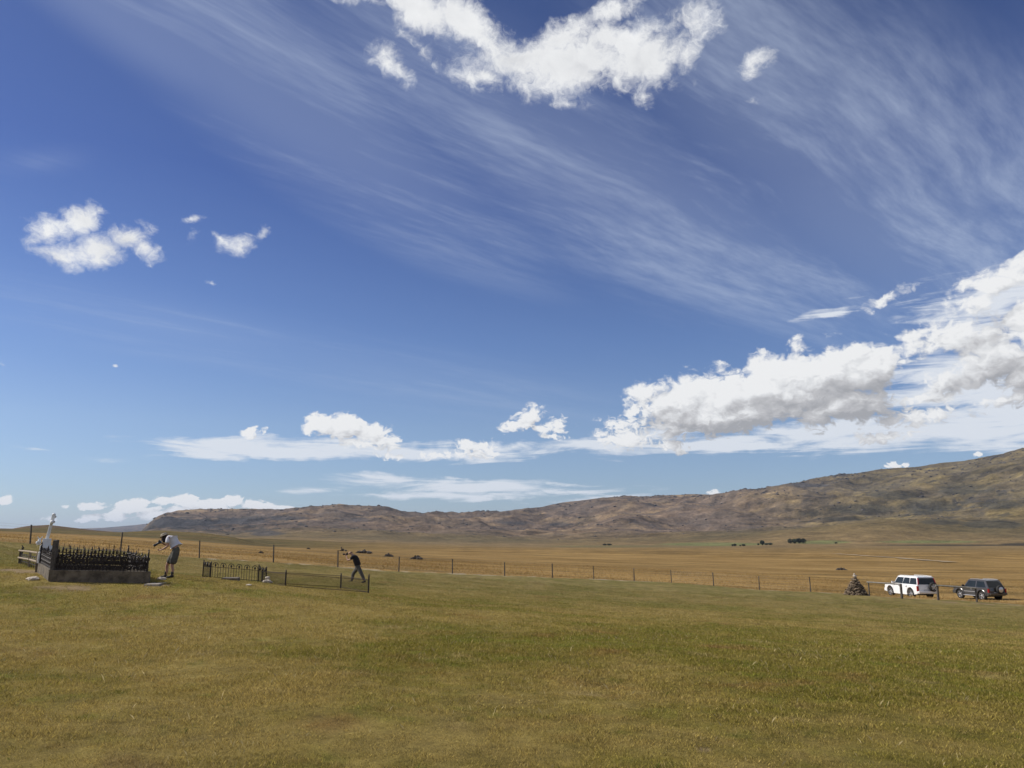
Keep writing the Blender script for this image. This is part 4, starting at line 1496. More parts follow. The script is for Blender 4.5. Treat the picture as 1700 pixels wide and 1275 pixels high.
    if P.get('cover'):
        mb = MB(); mb.lathe([(.02, .125), (wr * .50, .13), (wr * .62, .10), (wr * .63, .0)], 20, Matrix.Translation((rl - .17, sy, sz)) @ Matrix.Rotation(-math.pi / 2, 4, 'Y'))
        mb.build('spare_cover', M_silver, root, smooth=True)
    return root


WH = dict(L=4.75, W=1.88, H=1.85, clear=.30, xf=1.55, xr=-1.38, wr=.41, belt=1.14, hood=1.08, cowl=1.02, glass=(1.05, .55, -2.20, -2.36),
          win=[(.030, .333), (.338, .632), (.637, .985)], tail=(.86, .42), hightail=True, paint=M_white, bumper=M_white, mirror=M_white, handles=(.18, -.82), handle_m=M_black,
          seams=(1.08, .12, -.92), spare=(-.42, 1.0), flare=.030, rail_m=M_white)
g = gpx(1513, 71.0)
RZ1 = R(97.0)
suv('white_off_roader', 'white long wheelbase four wheel drive with rear spare wheel, parked on the grass', (g.x, g.y, g.z), RZ1, WH)
DK = dict(L=4.15, W=1.86, H=1.80, clear=.34, xf=1.30, xr=-1.24, wr=.40, belt=1.10, hood=1.06, cowl=.82, glass=(.86, .34, -1.68, -2.03),
          win=[(.09, .485), (.525, .95)], tail=(.88, .34), hightail=False, paint=M_grey, bumper=M_grey, mirror=M_black, handles=(-.12,), handle_m=M_silver,
          seams=(.86, -.22), spare=(-.15, .98), cover=True, sill=True, flare=.055, rail_m=M_silver)
g = gpx(1627, 74.0)
suv('dark_off_roader', 'dark grey short three door four wheel drive with silver side steps, right edge', (g.x, g.y, g.z), RZ1 + .10, DK)


# ------------------------------------------------------------------ people
M_skin = mat('skin', (.42, .24, .17), .6, var=(12, .15))
M_tee = mat('white_cotton', (.66, .64, .66), .9, var=(9, .08), bump=(18, .02))
M_shorts = mat('olive_grey_cloth', (.095, .090, .072), .95, var=(9, .2), bump=(18, .02))
M_boot = mat('black_leather', (.02, .019, .019), .7, var=(12, .3))
M_sock = mat('dark_sock', (.05, .05, .05), .9, var=(12, .3))
M_hair = mat('dark_brown_hair', (.022, .014, .011), .8, var=(40, .4), bump=(90, .01))
M_hat = mat('khaki_hat_cloth', (.36, .31, .23), .95, var=(12, .15), bump=(30, .01))
M_btee = mat('black_cotton', (.014, .010, .012), .95, var=(9, .3), bump=(18, .02))
M_trous = mat('grey_green_trousers', (.085, .078, .068), .95, var=(9, .2), bump=(18, .02))
M_cam = mat('camera_black', (.015, .015, .016), .4, var=(20, .3))
M_fair = mat('light_brown_hair', (.16, .10, .065), .8, var=(40, .3), bump=(90, .01))


def skin_mesh(name, joints, edges, m, parent, root=0, lvl=2):
    """joints: list of ((x,y,z), radius or (rx, ry)); grown with Skin + Subdivision and applied"""
    me = bpy.data.meshes.new(name + '_cage')
    me.from_pydata([j[0] for j in joints], edges, [])
    ob = bpy.data.objects.new(name + '_cage', me)
    COL.objects.link(ob)
    sm = ob.modifiers.new('skin', 'SKIN'); sm.use_smooth_shade = True; sm.branch_smoothing = .6
    if not me.skin_vertices:
        me.skin_vertices.new() if hasattr(me.skin_vertices, 'new') else None
    sv = me.skin_vertices[0].data
    for k, j in enumerate(joints):
        rd = j[1]
        sv[k].radius = (rd, rd) if not isinstance(rd, tuple) else rd
        sv[k].use_root = (k == root)
    sb = ob.modifiers.new('sub', 'SUBSURF'); sb.levels = lvl; sb.render_levels = lvl
    dg = bpy.context.evaluated_depsgraph_get(); dg.update()
    nm = bpy.data.meshes.new_from_object(ob.evaluated_get(dg))
    bpy.data.objects.remove(ob)
    nm.name = name
    nm.materials.clear(); nm.materials.append(m)
    nm.polygons.foreach_set('use_smooth', [True] * len(nm.polygons))
    return link(name, nm, parent)


def hand_joints(J, E, wrist_i, d, side, curl=.5, s_=1.0):
    """palm, five fingers and thumb grown from a wrist joint; d = pointing direction, side = thumb side"""
    w0 = Vector(J[wrist_i][0]); d = Vector(d).normalized(); side = Vector(side).normalized(); nrm = d.cross(side).normalized()
    palm = w0 + d * .055 * s_
    J.append((tuple(palm), (.036 * s_, .022 * s_))); p_i = len(J) - 1; E.append((wrist_i, p_i))
    for k, (o_, ln) in enumerate(((.028, .066), (.010, .075), (-.009, .070), (-.027, .055))):
        b = palm + d * .035 * s_ + side * o_ * s_
        J.append((tuple(b), .0095 * s_)); E.append((p_i, len(J) - 1))
        m_ = b + (d * math.cos(curl * .8) - nrm * math.sin(curl * .8)) * ln * .55 * s_
        J.append((tuple(m_), .0088 * s_)); E.append((len(J) - 2, len(J) - 1))
        t = m_ + (d * math.cos(curl * 2) - nrm * math.sin(curl * 2)) * ln * .45 * s_
        J.append((tuple(t), .0075 * s_)); E.append((len(J) - 2, len(J) - 1))
    b = palm + side * .036 * s_ - d * .015 * s_
    J.append((tuple(b), .012 * s_)); E.append((p_i, len(J) - 1))
    J.append((tuple(b + (side * .7 + d * .8).normalized() * .045 * s_ - nrm * .01), .0095 * s_)); E.append((len(J) - 2, len(J) - 1))


def camera_thing(name, label, loc, d, s_=1.0):
    """slr body with a long lens pointing along d"""
    d = Vector(d).normalized()
    right = d.cross(Vector((0, 0, 1))).normalized(); up = right.cross(d)
    M = Matrix((d, right, up)).transposed().to_4x4()
    root = bpy.data.objects.new(name, None); root.empty_display_size = .1
    COL.objects.link(root); root.matrix_world = Matrix.Translation(loc) @ M @ Matrix.Scale(s_, 4)
    tag(root, label, 'camera')
    mb = MB(); mb.box((0, 0, 0), (.07, .15, .095)); mb.box((.005, 0, .062), (.065, .06, .04), top=.7); mb.box((.015, -.06, 0), (.06, .035, .10))
    mb.build('camera_body', M_cam, root, bevel=.008)
    mb = MB()
    mb.lathe([(.036, .03), (.038, .09), (.034, .095), (.038, .12), (.040, .18), (.044, .185), (.046, .235), (.040, .235), (.030, .215)], 18, Matrix.Rotation(math.pi / 2, 4, 'Y'))
    mb.build('lens', M_cam, root, smooth=True)
    return root


def boots(parent, ankle, toe_dir, m, heel_up=0.0, s_=1.0):
    a = Vector(ankle); d = Vector(toe_dir).normalized()
    J = [((a.x, a.y, a.z + .03), .050 * s_), ((a.x, a.y, a.z - .045), .050 * s_), tuple([tuple(a + d * .09 + Vector((0, 0, -.055 - heel_up * .3))), .044 * s_]), (tuple(a + d * .19 + Vector((0, 0, -.062 - heel_up))), .036 * s_), (tuple(a - d * .055 + Vector((0, 0, -.05))), .042 * s_)]
    skin_mesh('boot', J, [(0, 1), (1, 2), (2, 3), (1, 4)], m, parent, 1)


def person_one():
    g = gpx(279.5, 27.6)
    root = empty('person', g); tag(root, 'person in a white t-shirt and hat bending forward to photograph a grave', 'person')
    K = .0212   # metres per photo pixel at this depth

    def P(px_, py_, y_=0.0):
        return ((px_ - 283) * K, y_, (961.0 - py_) * K)
    near, far = -.11, .11        # camera side / far side
    # body: pelvis, spine, neck, head, both legs, both arms
    J = [(P(292.5, 914, 0), (.15, .13)),          # 0 pelvis
         (P(289, 906, 0), (.135, .12)),           # 1 waist
         (P(284, 899.5, 0), (.155, .13)),         # 2 chest
         (P(280, 895.5, 0), (.13, .10)),          # 3 upper chest
         (P(276, 895, 0), .058),                  # 4 neck
         (P(271.5, 897, 0), .088),                # 5 head
         (P(268.5, 899.5, 0), .075),              # 6 face
         # far leg (front one)
         (P(289, 920, .09), .095), (P(280, 932, .11), .070), (P(276.5, 943, .12), .055), (P(277.5, 950, .12), .052), (P(276, 957.5, .12), .038),
         # near leg
         (P(293, 920, -.09), .098), (P(290.5, 932, -.11), .072), (P(289.5, 941, -.12), .056), (P(291.5, 948, -.12), .052), (P(291, 957, -.12), .038),
         # near arm: shoulder, elbow, wrist
         (P(280.5, 897.5, -.19), .058), (P(282, 903.5, -.24), .046), (P(283.0, 910.0, -.24), .037), (P(277, 914.0, -.22), .033), (P(273.0, 916.0, -.20), .025),
         # far arm to the camera
         (P(280, 897.5, .19), .058), (P(277, 904, .22), .044), (P(275, 909.5, .19), .036), (P(270, 908, .12), .032), (P(266.5, 905.5, .06), .025),
         ]
    E = [(0, 1), (1, 2), (2, 3), (3, 4), (4, 5), (5, 6), (0, 7), (7, 8), (8, 9), (9, 10), (10, 11), (0, 12), (12, 13), (13, 14), (14, 15), (15, 16),
         (3, 17), (17, 18), (18, 19), (19, 20), (20, 21), (3, 22), (22, 23), (23, 24), (24, 25), (25, 26)]
    hand_joints(J, E, 21, (-.9, 0, -.25), (0, .9, .4), .7)
    hand_joints(J, E, 26, (-.8, -.4, .35), (0, -.5, .8), .9)
    # nose and ear
    J.append((P(266.2, 901.0, 0), .016)); E.append((6, len(J) - 1))
    body = skin_mesh('body', J, E, M_skin, root, 0)
    # t-shirt with short sleeves
    T = [(P(291.6, 910.5, 0), (.158, .15)), (P(288.0, 904.5, 0), (.172, .16)), (P(283.8, 899.3, 0), (.172, .16)), (P(279.6, 895.6, 0), (.135, .115)), (P(277.6, 895.3, 0), (.085, .075)),
         (P(280.6, 897.5, -.19), .078), (P(281.6, 903.5, -.25), .074), (P(282.2, 906, -.25), .066), (P(280, 897.5, .19), .078), (P(277.3, 903, .22), .070), (P(276.8, 905, .22), .064)]
    skin_mesh('tshirt', T, [(0, 1), (1, 2), (2, 3), (3, 4), (3, 5), (5, 6), (6, 7), (3, 8), (8, 9), (9, 10)], M_tee, root, 1)
    # long shorts
    S = [(P(292.5, 914.5, 0), (.205, .17)), (P(291, 910.5, 0), (.180, .15)), (P(289.0, 921, .10), .150), (P(282.0, 932, .12), .135), (P(279.5, 939.5, .12), .125),
         (P(294, 921, -.10), .150), (P(291.5, 932, -.12), .138), (P(290.5, 940, -.12), .130)]
    skin_mesh('shorts', S, [(1, 0), (0, 2), (2, 3), (3, 4), (0, 5), (5, 6), (6, 7)], M_shorts, root, 0)
    for (a, b) in (((276, 955.5), .12), ((291, 955), -.12)):
        mb = MB(); p = Vector(P(a[0], a[1], b)); mb.lathe([(.030, -.02), (.047, .0), (.050, .08), (.040, .10)], 10, Matrix.Translation(p)); mb.build('sock', M_sock, root, smooth=True)
    boots(root, P(275.8, 957.0, .12), (-1, -.15, 0), M_boot)
    boots(root, P(291, 956.6, -.12), (-.9, -.45, 0), M_boot)
    # hair hanging down behind the face, hat on top
    Hh = [(P(272.0, 894.0, 0), .100), (P(274.0, 898.5, 0), .102), (P(272.5, 903.0, 0), .070), (P(275.5, 903.5, 0), .045)]
    skin_mesh('hair', Hh, [(0, 1), (1, 2), (2, 3)], M_hair, root, 1)
    mb = MB()
    ax = Vector(P(268.5, 890.5, 0)) - Vector(P(271.5, 896.5, 0))
    Mh = Matrix.Translation(Vector(P(270.6, 894.2, 0))) @ ax.to_track_quat('Z', 'Y').to_matrix().to_4x4()
    mb.lathe([(.150, -.006), (.155, .0), (.112, .012), (.106, .055), (.082, .088), (.03, .10), (.004, .102)], 22, Mh)
    mb.build('hat', M_hat, root, smooth=True)
    # camera held to the eye
    cp = Vector(P(265.0, 904.3, 0)) + g
    camera_thing('slr_camera', 'black camera with long lens held by the person in the white t-shirt', cp, (-.80, -.12, -.50), 1.0)


person_one()


def person_two():
    g = gpx(590, 45.0)
    root = empty('person', g); root.scale = (1.06, 1.06, 1.06); tag(root, 'person in a black t-shirt and grey trousers lunging forward with a camera at the eye', 'person')
    K = .0347

    def P(px_, py_, y_=0.0):
        return ((px_ - 591) * K, y_, (967.2 - py_) * K)
    J = [(P(594, 943, 0), (.145, .13)), (P(593, 938.5, 0), (.135, .12)), (P(589.5, 932, 0), (.160, .135)), (P(586.5, 928, 0), (.13, .10)), (P(584.0, 926.2, 0), .060), (P(581.5, 923.8, 0), .090), (P(580.2, 924.8, 0), .075),
         (P(591.5, 948, .10), .098), (P(585.8, 955.0, .12), .070), (P(585.5, 960, .12), .056), (P(585.0, 964.6, .12), .040),
         (P(597, 948, -.10), .098), (P(600.5, 955.5, -.12), .070), (P(603.3, 961, -.12), .056), (P(605.6, 965.2, -.12), .040),
         (P(586.5, 929.5, -.19), .058), (P(583.0, 934.0, -.24), .044), (P(579.6, 935.2, -.22), .037), (P(577.4, 931.6, -.14), .032), (P(576.0, 928.6, -.08), .026),
         (P(586.5, 929.5, .19), .058), (P(581.0, 934.5, .22), .044), (P(577.6, 935.5, .18), .037), (P(575.6, 931.8, .10), .032), (P(574.6, 928.8, .06), .026)]
    E = [(0, 1), (1, 2), (2, 3), (3, 4), (4, 5), (5, 6), (0, 7), (7, 8), (8, 9), (9, 10), (0, 11), (11, 12), (12, 13), (13, 14), (3, 15), (15, 16), (16, 17), (17, 18), (18, 19), (3, 20), (20, 21), (21, 22), (22, 23), (23, 24)]
    hand_joints(J, E, 19, (-.5, .2, .85), (.5, .6, .2), .8)
    hand_joints(J, E, 24, (-.5, -.2, .85), (.5, -.6, .2), .8)
    J.append((P(578.4, 925.4, 0), .016)); E.append((6, len(J) - 1))
    skin_mesh('body', J, E, M_skin, root, 0)
    T = [(P(594, 942.8, 0), (.185, .165)), (P(592.8, 937, 0), (.215, .19)), (P(589.6, 931.8, 0), (.235, .19)), (P(586.2, 928.6, 0), (.175, .14)), (P(585.3, 927.2, 0), (.080, .075)),
         (P(586.5, 929.5, -.19), .078), (P(583.4, 933.6, -.25), .068), (P(586.5, 929.5, .19), .078), (P(581.8, 933.8, .23), .066)]
    skin_mesh('tshirt', T, [(0, 1), (1, 2), (2, 3), (3, 4), (3, 5), (5, 6), (3, 7), (7, 8)], M_btee, root, 1)
    S = [(P(594.3, 944, 0), (.190, .17)), (P(593.2, 939.2, 0), (.165, .15)), (P(591.3, 949, .10), .118), (P(586.2, 955.5, .12), .095), (P(585.8, 960, .12), .085), (P(585.2, 964.8, .12), .078),
         (P(597.3, 949, -.10), .120), (P(600.8, 955.8, -.12), .096), (P(603.3, 961, -.12), .086), (P(605.3, 965.0, -.12), .078)]
    skin_mesh('trousers', S, [(1, 0), (0, 2), (2, 3), (3, 4), (4, 5), (0, 6), (6, 7), (7, 8), (8, 9)], M_trous, root, 0)
    boots(root, P(585.0, 965.0, .12), (-1, -.2, 0), M_boot)
    boots(root, P(606.0, 965.4, -.12), (-.8, -.4, -.1), M_boot)
    Hh = [(P(582.0, 922.4, 0), .100), (P(583.8, 925.2, 0), .080)]
    skin_mesh('hair', Hh, [(0, 1)], M_fair, root, 0)
    cp = Vector(P(577.2, 926.0, 0)) * 1.06 + g
    camera_thing('slr_camera', 'black camera held up by the person in the black t-shirt', cp, (-.98, -.1, -.05), 1.05)


person_two()


# ------------------------------------------------------------------ rock heaps on the plain
def outcrop(px_, py_, wpx, hpx, label, seed, rng=None, tall=False):
    """heap of schist; the range is found where the land meets the photo row"""
    best = None
    for Y_ in np.geomspace(90, 1500, 400):
        q = gpx_fast(px_, Y_)
        yy = topx(q)[1]
        if best is None or abs(yy - py_) < best[0]:
            best = (abs(yy - py_), Y_, q)
    _, Y_, q = best
    K = Y_ / F
    W_, H_ = wpx * K, hpx * K
    rs = random.Random(seed)
    mb = MB()
    for k in range(26):
        t = rs.uniform(-1, 1)
        hh = (1 - abs(t) ** 1.6) * H_ * rs.uniform(.45, 1.0) + .1
        r_ = W_ * rs.uniform(.05, .11)
        mb.ico((t * W_ * .46, rs.uniform(-.2, .2) * W_, hh * .45), (r_ * 1.2, r_ * 1.1, hh * .62), 1, .32, seed * 50 + k)
    if tall:
        mb.ico((-.25 * W_, 0, H_ * .9), (W_ * .07, W_ * .07, H_ * .5), 1, .25, seed); mb.ico((-.25 * W_, 0, H_ * 1.5), (W_ * .12, W_ * .1, H_ * .25), 1, .25, seed + 1)
    o = mb.build('rock_outcrop', M_rock)
    o.location = q
    tag(o, label, 'rocks', 'dark rock heaps on the golden plain')


_lutx = {}


def gpx_fast(px_, Y_):
    x = (px_ - 850) / F * Y_ * CT
    z = gz(x, Y_) - CAMZ
    x = (px_ - 850) / F * (Y_ * CT + z * ST)
    return Vector((x, Y_, gz(x, Y_)))


outcrop(605, 918.5, 28, 6.0, 'widest dark rock heap on the golden plain, above the crouching photographer', 1)
outcrop(645, 924, 16, 5.0, 'small dark rock heap, middle one of the three near the fence', 2)
outcrop(691, 928.5, 22, 6.0, 'dark rock heap beyond the fence, right one of the three', 3)
outcrop(570, 915, 13, 4.0, 'small rock with a thin upright spike left of the widest heap', 4, tall=True)
outcrop(1397, 946.5, 17, 4.0, 'lone low dark rock heap out on the plain left above the cairn', 5)
outcrop(433, 918.5, 8, 3.0, 'tiny pale brown mound on the golden slope behind the fence', 6)
outcrop(512, 911.5, 7, 2.0, 'tiny dark rock on the crest behind the fence', 7)


# ------------------------------------------------------------------ far trees
M_leaf = mat('dark_foliage', (.030, .042, .020), .9, var=(.5, .5))
M_bark = mat('bark', (.10, .075, .05), .9, var=(2, .3))


def tree_meshes(seed, H, W_):
    rs = random.Random(seed)
    t = MB(); t.tube([(0, 0, -.5), (0, 0, H * .35), (.1, 0, H * .7)], [W_ * .05, W_ * .035, W_ * .01], 6)
    for k in range(5):
        a = rs.uniform(0, 6.28); z_ = H * rs.uniform(.25, .5)
        t.tube([(0, 0, z_), (math.cos(a) * W_ * .3, math.sin(a) * W_ * .3, z_ + H * .18)], [W_ * .02, W_ * .006], 5)
    c = MB()
    for k in range(420):
        while True:
            p = Vector((rs.uniform(-1, 1), rs.uniform(-1, 1), rs.uniform(-1, 1)))
            if p.length < 1 and p.length > .35: break
        k_ = 1.0 + .35 * mnoise.noise(p * 1.7 + Vector((seed, 0, 0)))
        q = Vector((p.x * W_ * .5 * k_, p.y * W_ * .5 * k_, H * .55 + p.z * H * .46 * k_))
        s_ = W_ * rs.uniform(.05, .10)
        d1_ = Vector((rs.uniform(-1, 1), rs.uniform(-1, 1), rs.uniform(-1, 1))).normalized() * s_
        d2_ = d1_.orthogonal().normalized() * s_
        c.add([q - d1_, q + d2_, q + d1_, q - d2_], [(0, 1, 2, 3)])
    return t.mesh('trunk', M_bark), c.mesh('crown', M_leaf)


TREES = [  # px of trunk, base row, height px, width px, label
    (1312, 902.4, 6.5, 7, 'round dark tree, leftmost of the four in the right hand clump'), (1319, 902.4, 6.8, 6.5, 'upright dark tree, second from left in the right hand clump'),
    (1326.5, 902.4, 7.0, 8, 'broad dark tree, third from left in the right hand clump'), (1333.5, 902.4, 6.8, 8, 'dark rounded tree, rightmost of the four in the right hand clump'),
    (1265.5, 905, 6.5, 6, 'tallest dark bush of the middle clump beside a low hedge'), (1272.5, 905, 3.0, 7, 'low hedge like bush, middle of the middle clump'),
    (1279, 905, 3.2, 6, 'small low bush at the right end of the middle clump'), (1259, 905, 2.5, 3, 'tiny bush just left of the tallest bush'),
    (1216, 907, 3.0, 2.5, 'tiny dark bush at the far left of the sparse row'), (1220, 907, 3.4, 4.5, 'dark bush, second in the sparse row on the plain'),
    (1229, 907, 2.4, 2.5, 'small bush, third in the sparse row on the plain'), (1234.5, 906.8, 3.0, 5, 'rounder bush at the right of the sparse row'),
    (1004, 905.5, 2.2, 6, 'low dark bush at the left of the far left clump'), (1011.5, 905.5, 2.4, 7, 'low dark bush at the right of the far left clump'),
    (1388, 902.5, 2.0, 4, 'low dot of a bush on the green field right of the trees'),
]
tm = [tree_meshes(s_, 10.0, 10.0) for s_ in (1, 2, 3)]
for k, (px_, py_, hp, wp, lab) in enumerate(TREES):
    best = None
    for Y_ in np.geomspace(800, 2700, 220):
        q = gpx_fast(px_, Y_); e_ = abs(topx(q)[1] - py_)
        if best is None or e_ < best[0]: best = (e_, Y_, q)
    _, Y_, q = best
    K = Y_ / F
    o = empty('tree' if hp > 5 else 'bush', q)
    tr, cr = tm[k % 3]
    sx_, sz_ = 1.2 * wp * K / 10.0, 1.2 * hp * K / 10.0
    o.scale = (sx_, sx_, sz_); o.rotation_euler = (0, 0, k * 1.3)
    link('trunk', tr, o); link('crown', cr, o)
    tag(o, lab, 'tree' if hp > 5 else 'bush', 'dark trees and bushes at the foot of the hills')


# ------------------------------------------------------------------ rocks scattered over the hills
def hill_rocks():
    rg = np.random.default_rng(77)
    n = 60000
    a_ = rg.uniform(R(-34), R(36), n); r_ = rg.uniform(3000, 7100, n)
    hx_, hy_ = r_ * np.sin(a_), r_ * np.cos(a_)
    c_ = fbm(hx_ / 260 - 7, hy_ / 190, 6, .68, True) + fbm(hx_ / 1300 + 2, hy_ / 1300, 5, .6) * .5
    keep = (c_ > .40 - .06 * (r_ > 6300)) & (r_ > 3500) & (rg.random(n) < .5 + .5 * (r_ > 6500))
    hx_, hy_, r_ = hx_[keep][:2600], hy_[keep][:2600], r_[keep][:2600]
    hz_ = ground_z(hx_, hy_)
    bm_ = bmesh.new(); bmesh.ops.create_icosphere(bm_, subdivisions=1, radius=1.0)
    bv = np.array([v.co[:] for v in bm_.verts]); bf = np.array([[v.index for v in f.verts] for f in bm_.faces]); bm_.free()
    m = len(hx_)
    big = rg.random(m) ** 3
    sz = np.c_[rg.uniform(2.5, 6, m) + 13 * big, rg.uniform(2.5, 6, m) + 8 * big, rg.uniform(1.8, 4, m) + 5 * big] * np.clip((r_ / 6000.0), .55, 1.1)[:, None]
    v = bv[None] * sz[:, None] * rg.uniform(.6, 1.3, (m, len(bv), 1)) + np.c_[hx_, hy_, hz_][:, None]
    f = bf[None] + (np.arange(m) * len(bv))[:, None, None]
    me = mesh_from_np('hill_rocks', v.reshape(-1, 3), f.reshape(-1, 3), M_hillrock, smooth=False)
    o = link('hill_rocks', me)
    tag(o, 'dark rock tors and scrub scattered over the hills', 'rocks', kind='stuff')


M_hillrock = mat('hill_rock', (.065, .058, .055), .95, var=(.02, .3))
hill_rocks()


# ------------------------------------------------------------------ pale tracks
def track(name, pts, width, m, label):
    vs = []; fs = []
    P3 = []
    for (px_, py_) in pts:
        best = None
        for Y_ in np.geomspace(90, 5200, 500):
            q = gpx_fast(px_, Y_); e_ = abs(topx(q)[1] - py_)
            if best is None or e_ < best[0]: best = (e_, q)
        P3.append(best[1])
    D = []
    for a, b in zip(P3[:-1], P3[1:]):
        n = max(2, int((b - a).length / 12))
        D += [a.lerp(b, t / n) for t in range(n)]
    D.append(P3[-1])
    for i, p in enumerate(D):
        d = (D[min(i + 1, len(D) - 1)] - D[max(i - 1, 0)]); d.z = 0; d.normalize()
        s_ = Vector((-d.y, d.x, 0)) * width / 2
        for t in (-1, 1):
            q = p + s_ * t * (1 + .3 * math.sin(i * 1.7))
            vs.append((q.x, q.y, gz(q.x, q.y) + .25))
    for i in range(len(D) - 1):
        fs.append((2 * i, 2 * i + 1, 2 * i + 3, 2 * i + 2))
    o = MB().add(vs, fs).build(name, m)
    tag(o, label, 'track', kind='structure')


M_track = mat('pale_gravel', (.32, .24, .14), .95, var=(.2, .25))
track('road', [(1385, 919.5), (1430, 922.5), (1490, 926.5), (1540, 931), (1578, 934)], 4.0, M_track, 'pale gravel road crossing the plain')
track('path', [(1250, 918.0), (1320, 919.0), (1385, 919.6)], 3.0, M_track, 'fainter end of the pale road across the plain')

# ------------------------------------------------------------------ grass
def tuft_field(name, label, rmin, rmax, per_m2, hgt, wid, inside, colour, seed, amax=R(36), cluster=None, falloff=0.0, thr=None, fin=None, fout=None):
    rg = np.random.default_rng(seed)
    area = amax * (rmax ** 2 - rmin ** 2)
    n = int(area * per_m2)
    if falloff:
        # density falls with range as r^-falloff
        p = 2 - falloff
        r_ = (rg.random(n) * (rmax ** p - rmin ** p) + rmin ** p) ** (1 / p)
    else:
        r_ = np.sqrt(rg.random(n) * (rmax ** 2 - rmin ** 2) + rmin ** 2)
    a_ = rg.uniform(-amax, amax, n)
    bx = r_ * np.sin(a_); by = r_ * np.cos(a_)
    m = (fence_side(bx, by) > .55) if inside else (fence_side(bx, by) < -.5)
    if not inside:
        for (px_, Y_) in ((1513, 71), (1630, 73)):
            q = gpx(px_, Y_); m &= np.hypot(bx - q.x, by - q.y) > 3.2
    if fin: m &= rg.random(n) < sstep(fin[0], fin[1], r_)
    if fout: m &= rg.random(n) > sstep(fout[0], fout[1], r_)
    if thr is not None:
        m &= fbm(bx / cluster + 40, by / cluster, 3, .6) + rg.normal(0, .03, n) > thr
    elif cluster is not None:
        c_ = fbm(bx / cluster, by / cluster, 3, .6)
        m &= rg.random(n) < sstep(-.35, .25, c_) * .85 + .15
    bx, by, r_ = bx[m], by[m], r_[m]
    # thin the grass over bare soil
    keep = np.ones(len(bx), bool)
    for (px_, Y_, ra, rb) in BARE:
        q = gpx(px_, Y_)
        keep &= ~((((bx - q.x) / ra) ** 2 + ((by - q.y) / rb) ** 2 < .8) & (rg.random(len(bx)) < .85))
    bx, by, r_ = bx[keep], by[keep], r_[keep]
    n = len(bx)
    bz = ground_z(bx, by) - .005
    grow = np.clip(r_ / 9.0, .8, 3.0)
    h_ = hgt * rg.uniform(.4, 1.4, n) * (1 + .6 * perlin(bx / 1.7, by / 1.7) + .9 * perlin(bx / .28, by / .28)) * np.clip(grow, .8, 1.25)
    w_ = wid * rg.uniform(.6, 1.3, n) * grow
    yaw = rg.uniform(0, 2 * math.pi, n)
    ln = rg.uniform(.2, 1.0, n) * h_ ; la = rg.uniform(0, 2 * math.pi, n)
    dx, dy = np.cos(yaw) * w_ / 2, np.sin(yaw) * w_ / 2
    lx, ly = np.cos(la) * ln, np.sin(la) * ln
    v = np.empty((n, 4, 3))
    v[:, 0] = np.c_[bx - dx, by - dy, bz]
    v[:, 1] = np.c_[bx + dx, by + dy, bz]
    v[:, 2] = np.c_[bx + dx * .6 + lx * .35, by + dy * .6 + ly * .35, bz + h_ * .6]
    v[:, 3] = np.c_[bx + lx, by + ly, bz + h_]
    f = (np.arange(n)[:, None] * 4 + np.array([0, 1, 2, 3])[None, :])
    col = colour(bx, by, r_) * rg.uniform(.45, 1.6, (n, 1)) ** np.clip(9.0 / r_, .4, 1.0)[:, None]
    dry = rg.random(n)[:, None]
    col = np.where(dry < .16, np.array([[.40, .30, .11]]) * rg.uniform(.7, 1.3, (n, 1)), col)
    me = mesh_from_np(name, v.reshape(-1, 3), f, M_grass, np.repeat(col, 4, 0), smooth=False)
    o = link(name, me)
    tag(o, label, 'grass', kind='stuff')
    return o


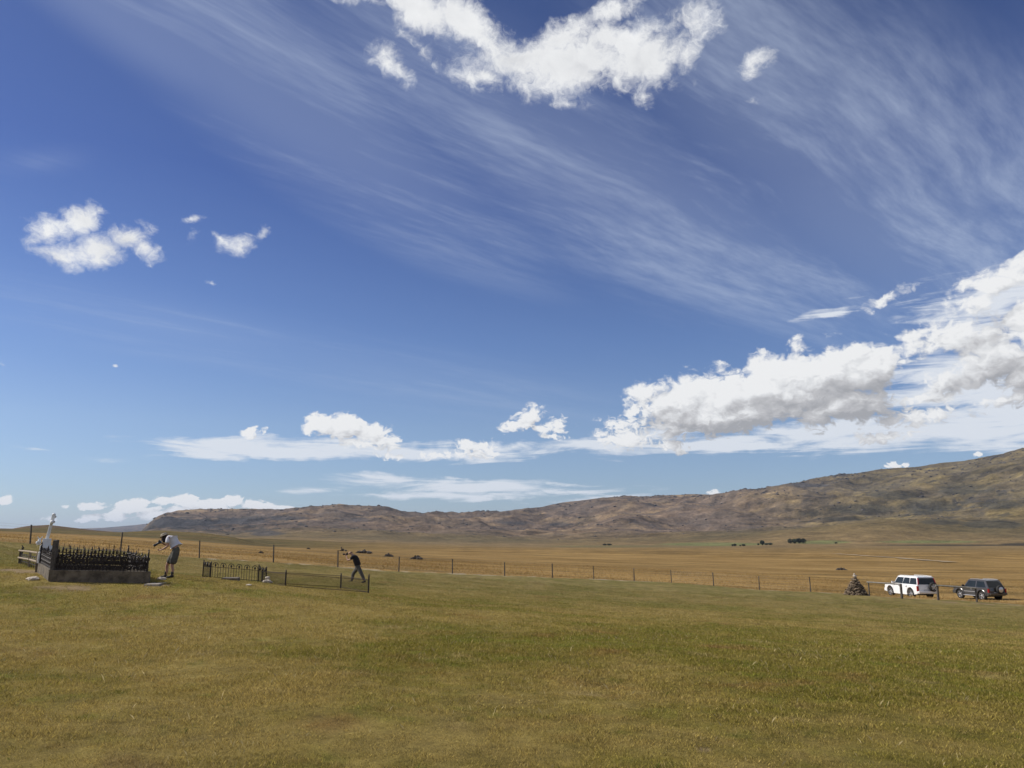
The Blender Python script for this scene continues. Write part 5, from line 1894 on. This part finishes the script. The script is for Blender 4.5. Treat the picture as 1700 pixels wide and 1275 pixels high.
M_grass = bpy.data.materials.new('grass_blade'); M_grass.use_nodes = True
_n2 = NT(M_grass.node_tree); _b = _n2.n['Principled BSDF']
_a = _n2.new('ShaderNodeAttribute'); _a.attribute_name = 'land'
_n2.l.new(_a.outputs['Color'], _b.inputs['Base Color']); _b.inputs['Roughness'].default_value = .7; _b.inputs['Specular IOR Level'].default_value = .2
_tr = _n2.new('ShaderNodeBsdfTranslucent'); _n2.l.new(_a.outputs['Color'], _tr.inputs['Color'])
_mx = _n2.new('ShaderNodeMixShader'); _mx.inputs[0].default_value = .3
_n2.l.new(_b.outputs[0], _mx.inputs[1]); _n2.l.new(_tr.outputs[0], _mx.inputs[2])
_n2.l.new(_mx.outputs[0], _n2.n['Material Output'].inputs['Surface'])

LC = lambda x_, y_, r_: lawn_colour(x_, y_) * 1.35
tuft_field('grass', 'short mown grass of the lawn nearest the camera', 4.3, 20.0, 2300, .025, .0038, True, LC, 1, falloff=1.0, fout=(9.0, 19.5))
tuft_field('grass', 'short patchy grass across the middle of the lawn', 8.0, 60.0, 340, .029, .0058, True, LC, 2, falloff=1.0, fin=(8.0, 18.0))
tuft_field('weeds', 'darker green weed clumps and taller tufts dotted over the lawn', 4.5, 26.0, 1100, .036, .0050, True, lambda x_, y_, r_: lawn_colour(x_, y_) * np.array([[.6, .85, .7]]), 5, cluster=.55, falloff=1.0, thr=.36)
tuft_field('straw_stalks', 'pale dry stalks standing out of the short lawn', 4.5, 22.0, 22, .055, .0016, True, lambda x_, y_, r_: np.full((len(x_), 3), (.50, .40, .20)), 6, cluster=1.6, falloff=.8, thr=.10)
tuft_field('dry_grass', 'tall dry golden grass beyond the wire fence', 40.0, 150.0, 14, .085, .012, False, lambda x_, y_, r_: field_colour(x_, y_, r_) * 1.5, 3, amax=R(37), cluster=7.0, falloff=.6)



# ------------------------------------------------------------------ air
haze = MB()
hx = 42000.0
zb, zt = float(GZ.min()) - 1.0, max(float(GZ.max()), 20.0) + 30.0
haze.box((0, 0, (zb + zt) / 2), (hx * 2, hx * 2, zt - zb))
mh = bpy.data.materials.new('haze_air'); mh.use_nodes = True
hn = mh.node_tree; hn.nodes.clear()
ho = hn.nodes.new('ShaderNodeOutputMaterial'); hv = hn.nodes.new('ShaderNodeVolumePrincipled')
hv.inputs['Color'].default_value = (.62, .76, 1.0, 1); hv.inputs['Density'].default_value = 1.7e-5
hv.inputs['Anisotropy'].default_value = .1
hn.links.new(hv.outputs[0], ho.inputs['Volume'])
o = haze.build('haze', mh)
tag(o, 'thin bluish air over the plain and hills', 'haze', kind='stuff')
